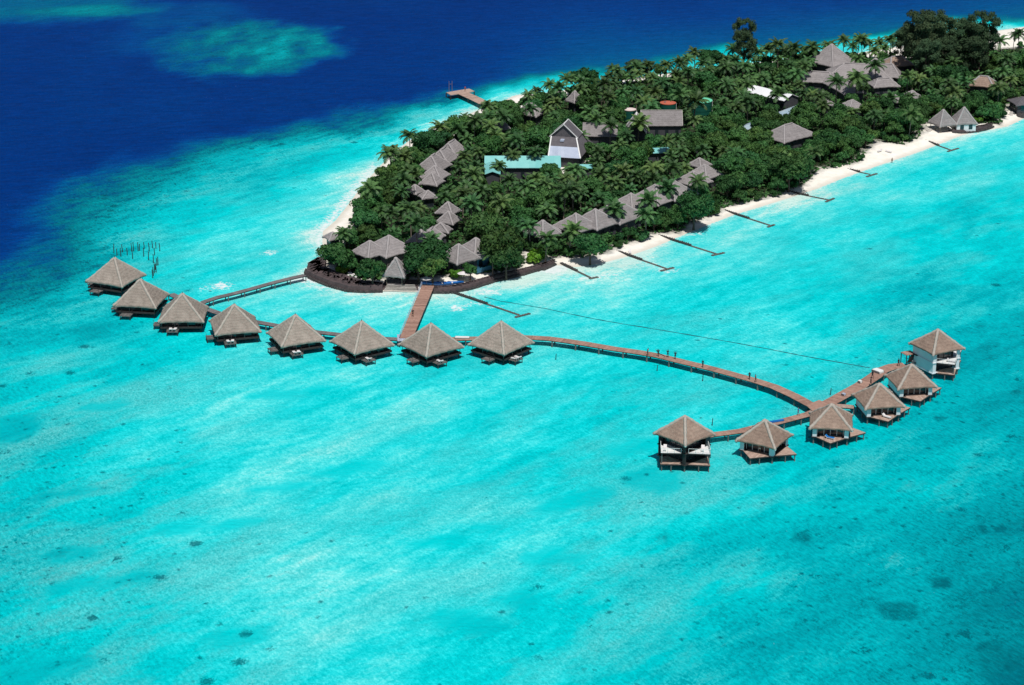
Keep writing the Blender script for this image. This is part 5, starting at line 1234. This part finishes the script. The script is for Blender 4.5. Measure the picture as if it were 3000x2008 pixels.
# hand-placed, individually recognisable
def hp_palm(f, x, y, hgt, pr, label):      # x,y = crown centre in the survey photo
    p = at(f, x, y, GZ+hgt); base = {0:7.2,1:8.2,2:6.2,3:8.8,4:5.2,5:6.8}[pr]
    hgt *= (.65 if 'teal roof' in label else .85); p = at(f, x, y, GZ+hgt); put(palms[pr], (p.x, p.y, GZ), random.uniform(0,6.28), min(hgt/base, 1.0) if hgt < base else hgt/base, label); placed.append((p.x,p.y,2.4)); 
placed = []
for a in [('G1',1375,590,9,0,'lone palm leaning out over the western beach, highest on that side'),('G1',690,950,8,2,'lone palm at the edge of the western surf beach'),
          ('G2',930,960,9,0,'left palm standing in front of the teal roof'),('G2',1235,940,10,1,'taller right palm standing in front of the teal roof'),('G2',780,1120,8,2,'palm covering the inner corner of the teal roof'),
          ('E',1200,350,6.2,4,'palm in front of the small thatched chain right of the tip bungalows'),('E',1820,490,5.2,4,'palm right of the blue-railed bungalows'),('E',2190,220,7.3,2,'palm left of the first beach row roof'),
          ('G6',1020,610,7,4,'small palm in front of the broadest beach row roof'),('G6',1380,510,7,4,'palm in front of the sixth beach row roof'),('G6',1590,370,7,4,'palm in front of the seventh beach row roof'),('G6',460,850,7,4,'palm below the second beach row roof'),('G6',190,940,6.8,2,'palm on the sand left of the second groyne'),
          ('G6',1920,290,8,0,'palm in front of the eighth beach row roof'),('G2',1810,1180,8,5,'palm at the front edge of the sandy courtyard'),('G2',2100,470,10,3,'palm before the brown thatched store, left one'),('G2',2290,560,10,3,'palm before the brown thatched store, right one'),
          ('G4',2180,720,9,0,'palm standing against the broad restaurant hall'),('G4',1930,900,10,5,'thick palm in front of the restaurant wing, right one'),('G4',1650,950,11,3,'thick tall palm in front of the restaurant wing, left one'),
          ('G4',800,1110,8,4,'palm in front of the white sheet roof'),('G4',430,1220,8,2,'palm below the left end of the white sheet roof'),('G4',850,430,11,3,'tall palm on the horizon edge right of the tall dark tree'),('G4',1020,480,10,1,'palm second right of the tall dark tree'),
          ('G4',1340,480,10,0,'palm just left of the pyramid restaurant roof'),('G4',600,540,9,1,'palm touching the right side of the tall dark tree'),('G3',1130,230,11,3,'palm between the red and green tank lids'),('G3',1330,330,9,4,'palm crown over the green tank lid'),
          ('G5',1800,420,10,1,'palm silhouetted against the far white beach'),('G5',1760,990,8,5,'palm right of the warm brown roof'),('G5',690,1300,9,0,'palm left of the open beach hut'),('G3',560,610,8,4,'palm under the A-frame white edge boards'),('G2',1600,40,10,1,'dark palm on the northern skyline'),('G6',1340,660,7,2,'palm in the shrubs below the sixth beach row roof')]:
    hp_palm(*a)
for (f,x,y,hh,pr,lab) in [('G4',380,380,18,0,'tall dark feathery tree alone on the northern skyline'),('G5',800,390,21,0,'left crown of the big feathery trees behind the restaurant'),('G5',1000,370,20,0,'second crown of the big feathery trees behind the restaurant'),
                       ('G5',1290,430,18,1,'third crown of the big feathery trees, left of the tallest right one'),('G5',1540,380,20,0,'tallest right crown of the big feathery trees near the far beach'),('G5',620,470,14,1,'small feathery tree at the left edge of the big ones'),('G5',1150,580,14,1,'lower feathery tree between the two tall groups'),
                       ('G5',1480,600,15,1,'lower feathery tree under the tallest right crown'),('G5',880,620,15,1,'lower feathery tree under the left crowns')]:
    bh = 9.5 if pr == 0 else 8.0; s = hh/(bh+5); p = at(f,x,y,GZ+bh*s); co_ = put(casu[pr], (p.x,p.y,GZ), random.uniform(0,6), s, lab, 'feathery casuarina trees'); co_.scale = (s*(.62 if f == 'G4' else .86), s*(.62 if f == 'G4' else .86), s*1.04); placed.append((p.x,p.y,3.5))
for (x,y,s,lab) in [(1447,150,.62,'small dark feathery tree on the northern skyline, left one'),(1480,148,.55,'small dark feathery tree on the northern skyline, right one')]:
    p = V(x,y,GZ+6); put(casu[1], (p.x,p.y,GZ), 1.0, s, lab, 'feathery casuarina trees')
for (f,x,y,s,pr,lab) in [('E',640,640,1.0,1,'rounded dark shrub tree in front of the joined tip bungalows'),('E',280,480,1.05,0,'broad leafy tree above the left sea wall'),('E',1090,560,1.05,0,'dense leafy tree behind the log revetment'),('E',1230,620,1.0,1,'dense leafy tree behind the pier foot'),
                       ('E',1180,490,1.0,2,'large leafy tree between the two joined bungalow pairs'),('E',1600,640,.7,3,'low leafy tree under the blue balcony'),('E',1950,520,1.0,0,'leafy tree behind the curved sea wall'),('E',1900,380,1.1,2,'tall leafy tree mass right of the blue-railed bungalows'),('E',1760,240,1.1,2,'tall leafy tree behind the blue-railed bungalows'),
                       ('G2',1450,1190,.9,1,'round dark tree at the right front of the teal-roofed hall'),('G6',1890,560,1.0,2,'largest leafy tree between beach row and sea'),('G6',700,990,1.0,0,'leafy tree on the sand behind the second groyne'),('G7',650,350,1.1,2,'large leafy tree above the fifth groyne'),('G2',1330,740,1.0,2,'leafy tree hiding the left side of the grey gabled building'),('G2',1420,880,.8,1,'smaller leafy tree at the lower left of the grey gabled building')]:
    hc = {0:4.6,1:3.9,2:5.6,3:2.9}[pr]*s; p = at(f,x,y,GZ+hc); put(broad[pr], (p.x,p.y,GZ), random.uniform(0,6), s, lab); placed.append((p.x,p.y,3.0))
for (f,x,y,s,lab) in [('G6',90,1180,1.2,'bright green shrub on the sand by the curved sea wall end'),('E',2230,560,1.25,'bright green shrub left of the sand at the curved sea wall'),('E',335,665,1.0,'bright green shrub at the sand patch behind the left sea wall'),('E',1460,705,1.0,'bright green shrub below the blue-railed bungalows'),
                     ('G5',1500,1390,.8,'bright green shrub behind the white-walled beach hut'),('G5',1110,520,1.3,'bright green bush glowing between the big feathery trees'),('G6',140,1150,.8,'smaller bright green shrub beside the curved sea wall end')]:
    p = gp(f,x,y+15); put(brsh, p, random.uniform(0,6), s, lab, 'bright green shrubs')

reg(V(2325,92), 13, .2, .6)
def blocked(p, hc, r):
    for (x, y, br, z0, z1, vis) in buildings:
        if (p.x-x)**2+(p.y-y)**2 < (br+.35*r+.4)**2: return True
        if vis and p.y < y+1:
            a, b, zc = proj((p.x, p.y, GZ+hc)); k = F/zc
            u0, v0, _ = proj((x, y, z1)); _, v1, _ = proj((x, y-br*.7, z0-.4))
            if abs(a-u0) < (br*.85+r*.5)*k and v0-.3*r*k < b < v1+1.0*r*k and random.random() < .96: return True
    for c in clear_polys:
        q = np.array([p.x]), np.array([p.y])
        if pip(q[0], q[1], c)[0]: return True
        if pip(np.array([p.x]), np.array([p.y+hc*2.2]), c)[0]: return True
    return False
xs_ = [p.x for p in veg]; ys_ = [p.y for p in veg]
N = 9000
cx = rng.uniform(min(xs_), max(xs_), N); cy = rng.uniform(min(ys_), max(ys_), N); inside = sdf(cx, cy, veg); cs = sdf(cx, cy, coast)
pts = []
def far(p, d):
    return all((p.x-q[0])**2+(p.y-q[1])**2 > ((d+q[2])*.5)**2*1.0 for q in pts) and all((p.x-q[0])**2+(p.y-q[1])**2 > (d*.5+q[2]*.6)**2 for q in placed)
southx = None
npalm = nbroad = 0
for i in range(N):
    if inside[i] < .6: continue
    p = Vector((cx[i], cy[i], GZ)); u, v, _ = proj(p)
    if u < 0 or u > 3060 or v < 20: continue
    V_u, V_v = u*.781, v*.781
    edge_ = inside[i] < 11
    # character of the grove
    pp_ = .74
    if edge_: pp_ = .12
    if V_u > 1560 and V_v > 300 and V_v < 520: pp_ = .30
    if edge_ and V_v < 260: pp_ = .6
    if 1100 < V_u < 1700 and V_v > 380 and V_v < 480 and not edge_: pp_ = .8
    ispalm = random.random() < pp_
    if ispalm:
        k = random.choice((0,1,2,3,4,5,0,2)); s = random.uniform(.68,1.05); hc = {0:7.2,1:8.2,2:6.2,3:8.8,4:5.2,5:6.8}[k]*s; r = 3.1*s; d = 4.0
    else:
        k = random.choice((0,1,2,0,1)) if inside[i] > 4 else random.choice((1,3,3)); s = random.uniform(.7,1.0); hc = {0:4.6,1:3.9,2:5.6,3:2.9}[k]*s; r = {0:4.2,1:3.4,2:5.2,3:2.8}[k]*s; d = r*1.22
        if inside[i] < r*.45: continue
    if not far(p, d) or blocked(p, hc, r): continue
    if ispalm and npalm >= 262: continue
    if not ispalm and nbroad >= 285: continue
    pts.append((p.x, p.y, d)); zn = zone(p)
    z_ = gheight(p)
    if ispalm: put(palms[k], (p.x,p.y,z_), random.uniform(0,6.28), s, 'coconut palm with arching green fronds '+zn, 'coconut palms '+zn); npalm += 1
    else: put(broad[k], (p.x,p.y,z_), random.uniform(0,6.28), s, 'rounded dark green leafy tree '+zn, 'leafy trees '+zn); nbroad += 1
print('palms', npalm, 'broad', nbroad)
# fringe shrubs
ns = 0
for i in range(N):
    if not (.1 < inside[i] < 5): continue
    p = Vector((cx[i], cy[i], GZ)); u, v, _ = proj(p)
    if u < 0 or u > 3020 or v < 20: continue
    if any((p.x-q[0])**2+(p.y-q[1])**2 < 4.0 for q in pts) or blocked(p, 1.5, 1.6): continue
    if ns >= 170: break
    pts.append((p.x,p.y,2)); zn = zone(p); put(random.choice(shrub), (p.x,p.y,gheight(p)), random.uniform(0,6), random.uniform(.7,1.15), 'low green fringe shrub '+zn, 'fringe shrubs '+zn); ns += 1
print('shrubs', ns)
for o in palms+broad+shrub+casu+[brsh]: remove_tree(o)
# undergrowth mass between the trunks
NU = 110000
ux = rng.uniform(min(xs_), max(xs_), NU); uy = rng.uniform(min(ys_), max(ys_), NU); ins = sdf(ux, uy, veg)
ok = ins > .3
for c in clear_polys: ok &= ~pip(ux, uy, c)
for (x, y, br, z0, z1, vis) in buildings: ok &= (ux-x)**2+(uy-y)**2 > (br*.8)**2
ux, uy, ins = ux[ok], uy[ok], ins[ok]; n = len(ux)
patch = vnoise(ux, uy, .12, 4.0, 2)
uz = np.minimum(1.2, .9)+np.clip(ins*.15, 0, 1)*(.4+1.5*rng.random(n)**1.5*(.6+patch))
nr = rng.normal(size=(n,3)); nr[:,2] = np.abs(nr[:,2])+.6; nr /= np.linalg.norm(nr,axis=1)[:,None]
u_ = np.cross(nr, rng.normal(size=(n,3))); u_ /= np.linalg.norm(u_,axis=1)[:,None]; v_ = np.cross(nr, u_); s_ = rng.uniform(.3,.62,(n,1))
me = quads_mesh('undergrowth', np.stack([ux,uy,uz],1), u_*s_, v_*s_*.6, np.clip(rng.random(n)*.7+patch*.3,0,1), M['leafm'])
o = bpy.data.objects.new('undergrowth', me); COL.objects.link(o); tag(o, 'dense low leafy undergrowth filling the ground between the trees', 'undergrowth', None, 'stuff')

# ------------------------------------------------------------------ light, sky, camera
sunv = Vector((.22, -1.0, 0)).normalized()*math.cos(R(65)) + Vector((0,0,math.sin(R(65))))
sl = bpy.data.lights.new('sun', 'SUN'); sl.energy = 3.75; sl.angle = R(.5); sl.color = (1,.965,.91)
so = bpy.data.objects.new('sun', sl); COL.objects.link(so); so.rotation_euler = (-sunv).to_track_quat('-Z','Y').to_euler(); so.location = (0,400,300)
wd = bpy.data.worlds.new('World'); sc.world = wd; wd.use_nodes = True; nt = wd.node_tree; bg = nt.nodes['Background']
sky = nt.nodes.new('ShaderNodeTexSky'); sky.sky_type = 'NISHITA'; sky.sun_disc = False; sky.sun_elevation = R(65); sky.sun_rotation = math.atan2(sunv.x, sunv.y)
nt.links.new(sky.outputs[0], bg.inputs[0]); bg.inputs[1].default_value = .052
cam = bpy.data.cameras.new('camera'); co = bpy.data.objects.new('camera', cam); COL.objects.link(co); co.location = (0,0,H); co.rotation_euler = (R(70),0,0)
cam.sensor_width = 36; cam.lens = F/3000*36; cam.clip_end = 20000; cam.clip_start = 1; sc.camera = co
sc.view_settings.view_transform = 'Standard'; sc.view_settings.look = 'None'; sc.view_settings.exposure = 0; sc.view_settings.gamma = 1
sc.cycles.max_bounces = 5; sc.cycles.use_denoising = True
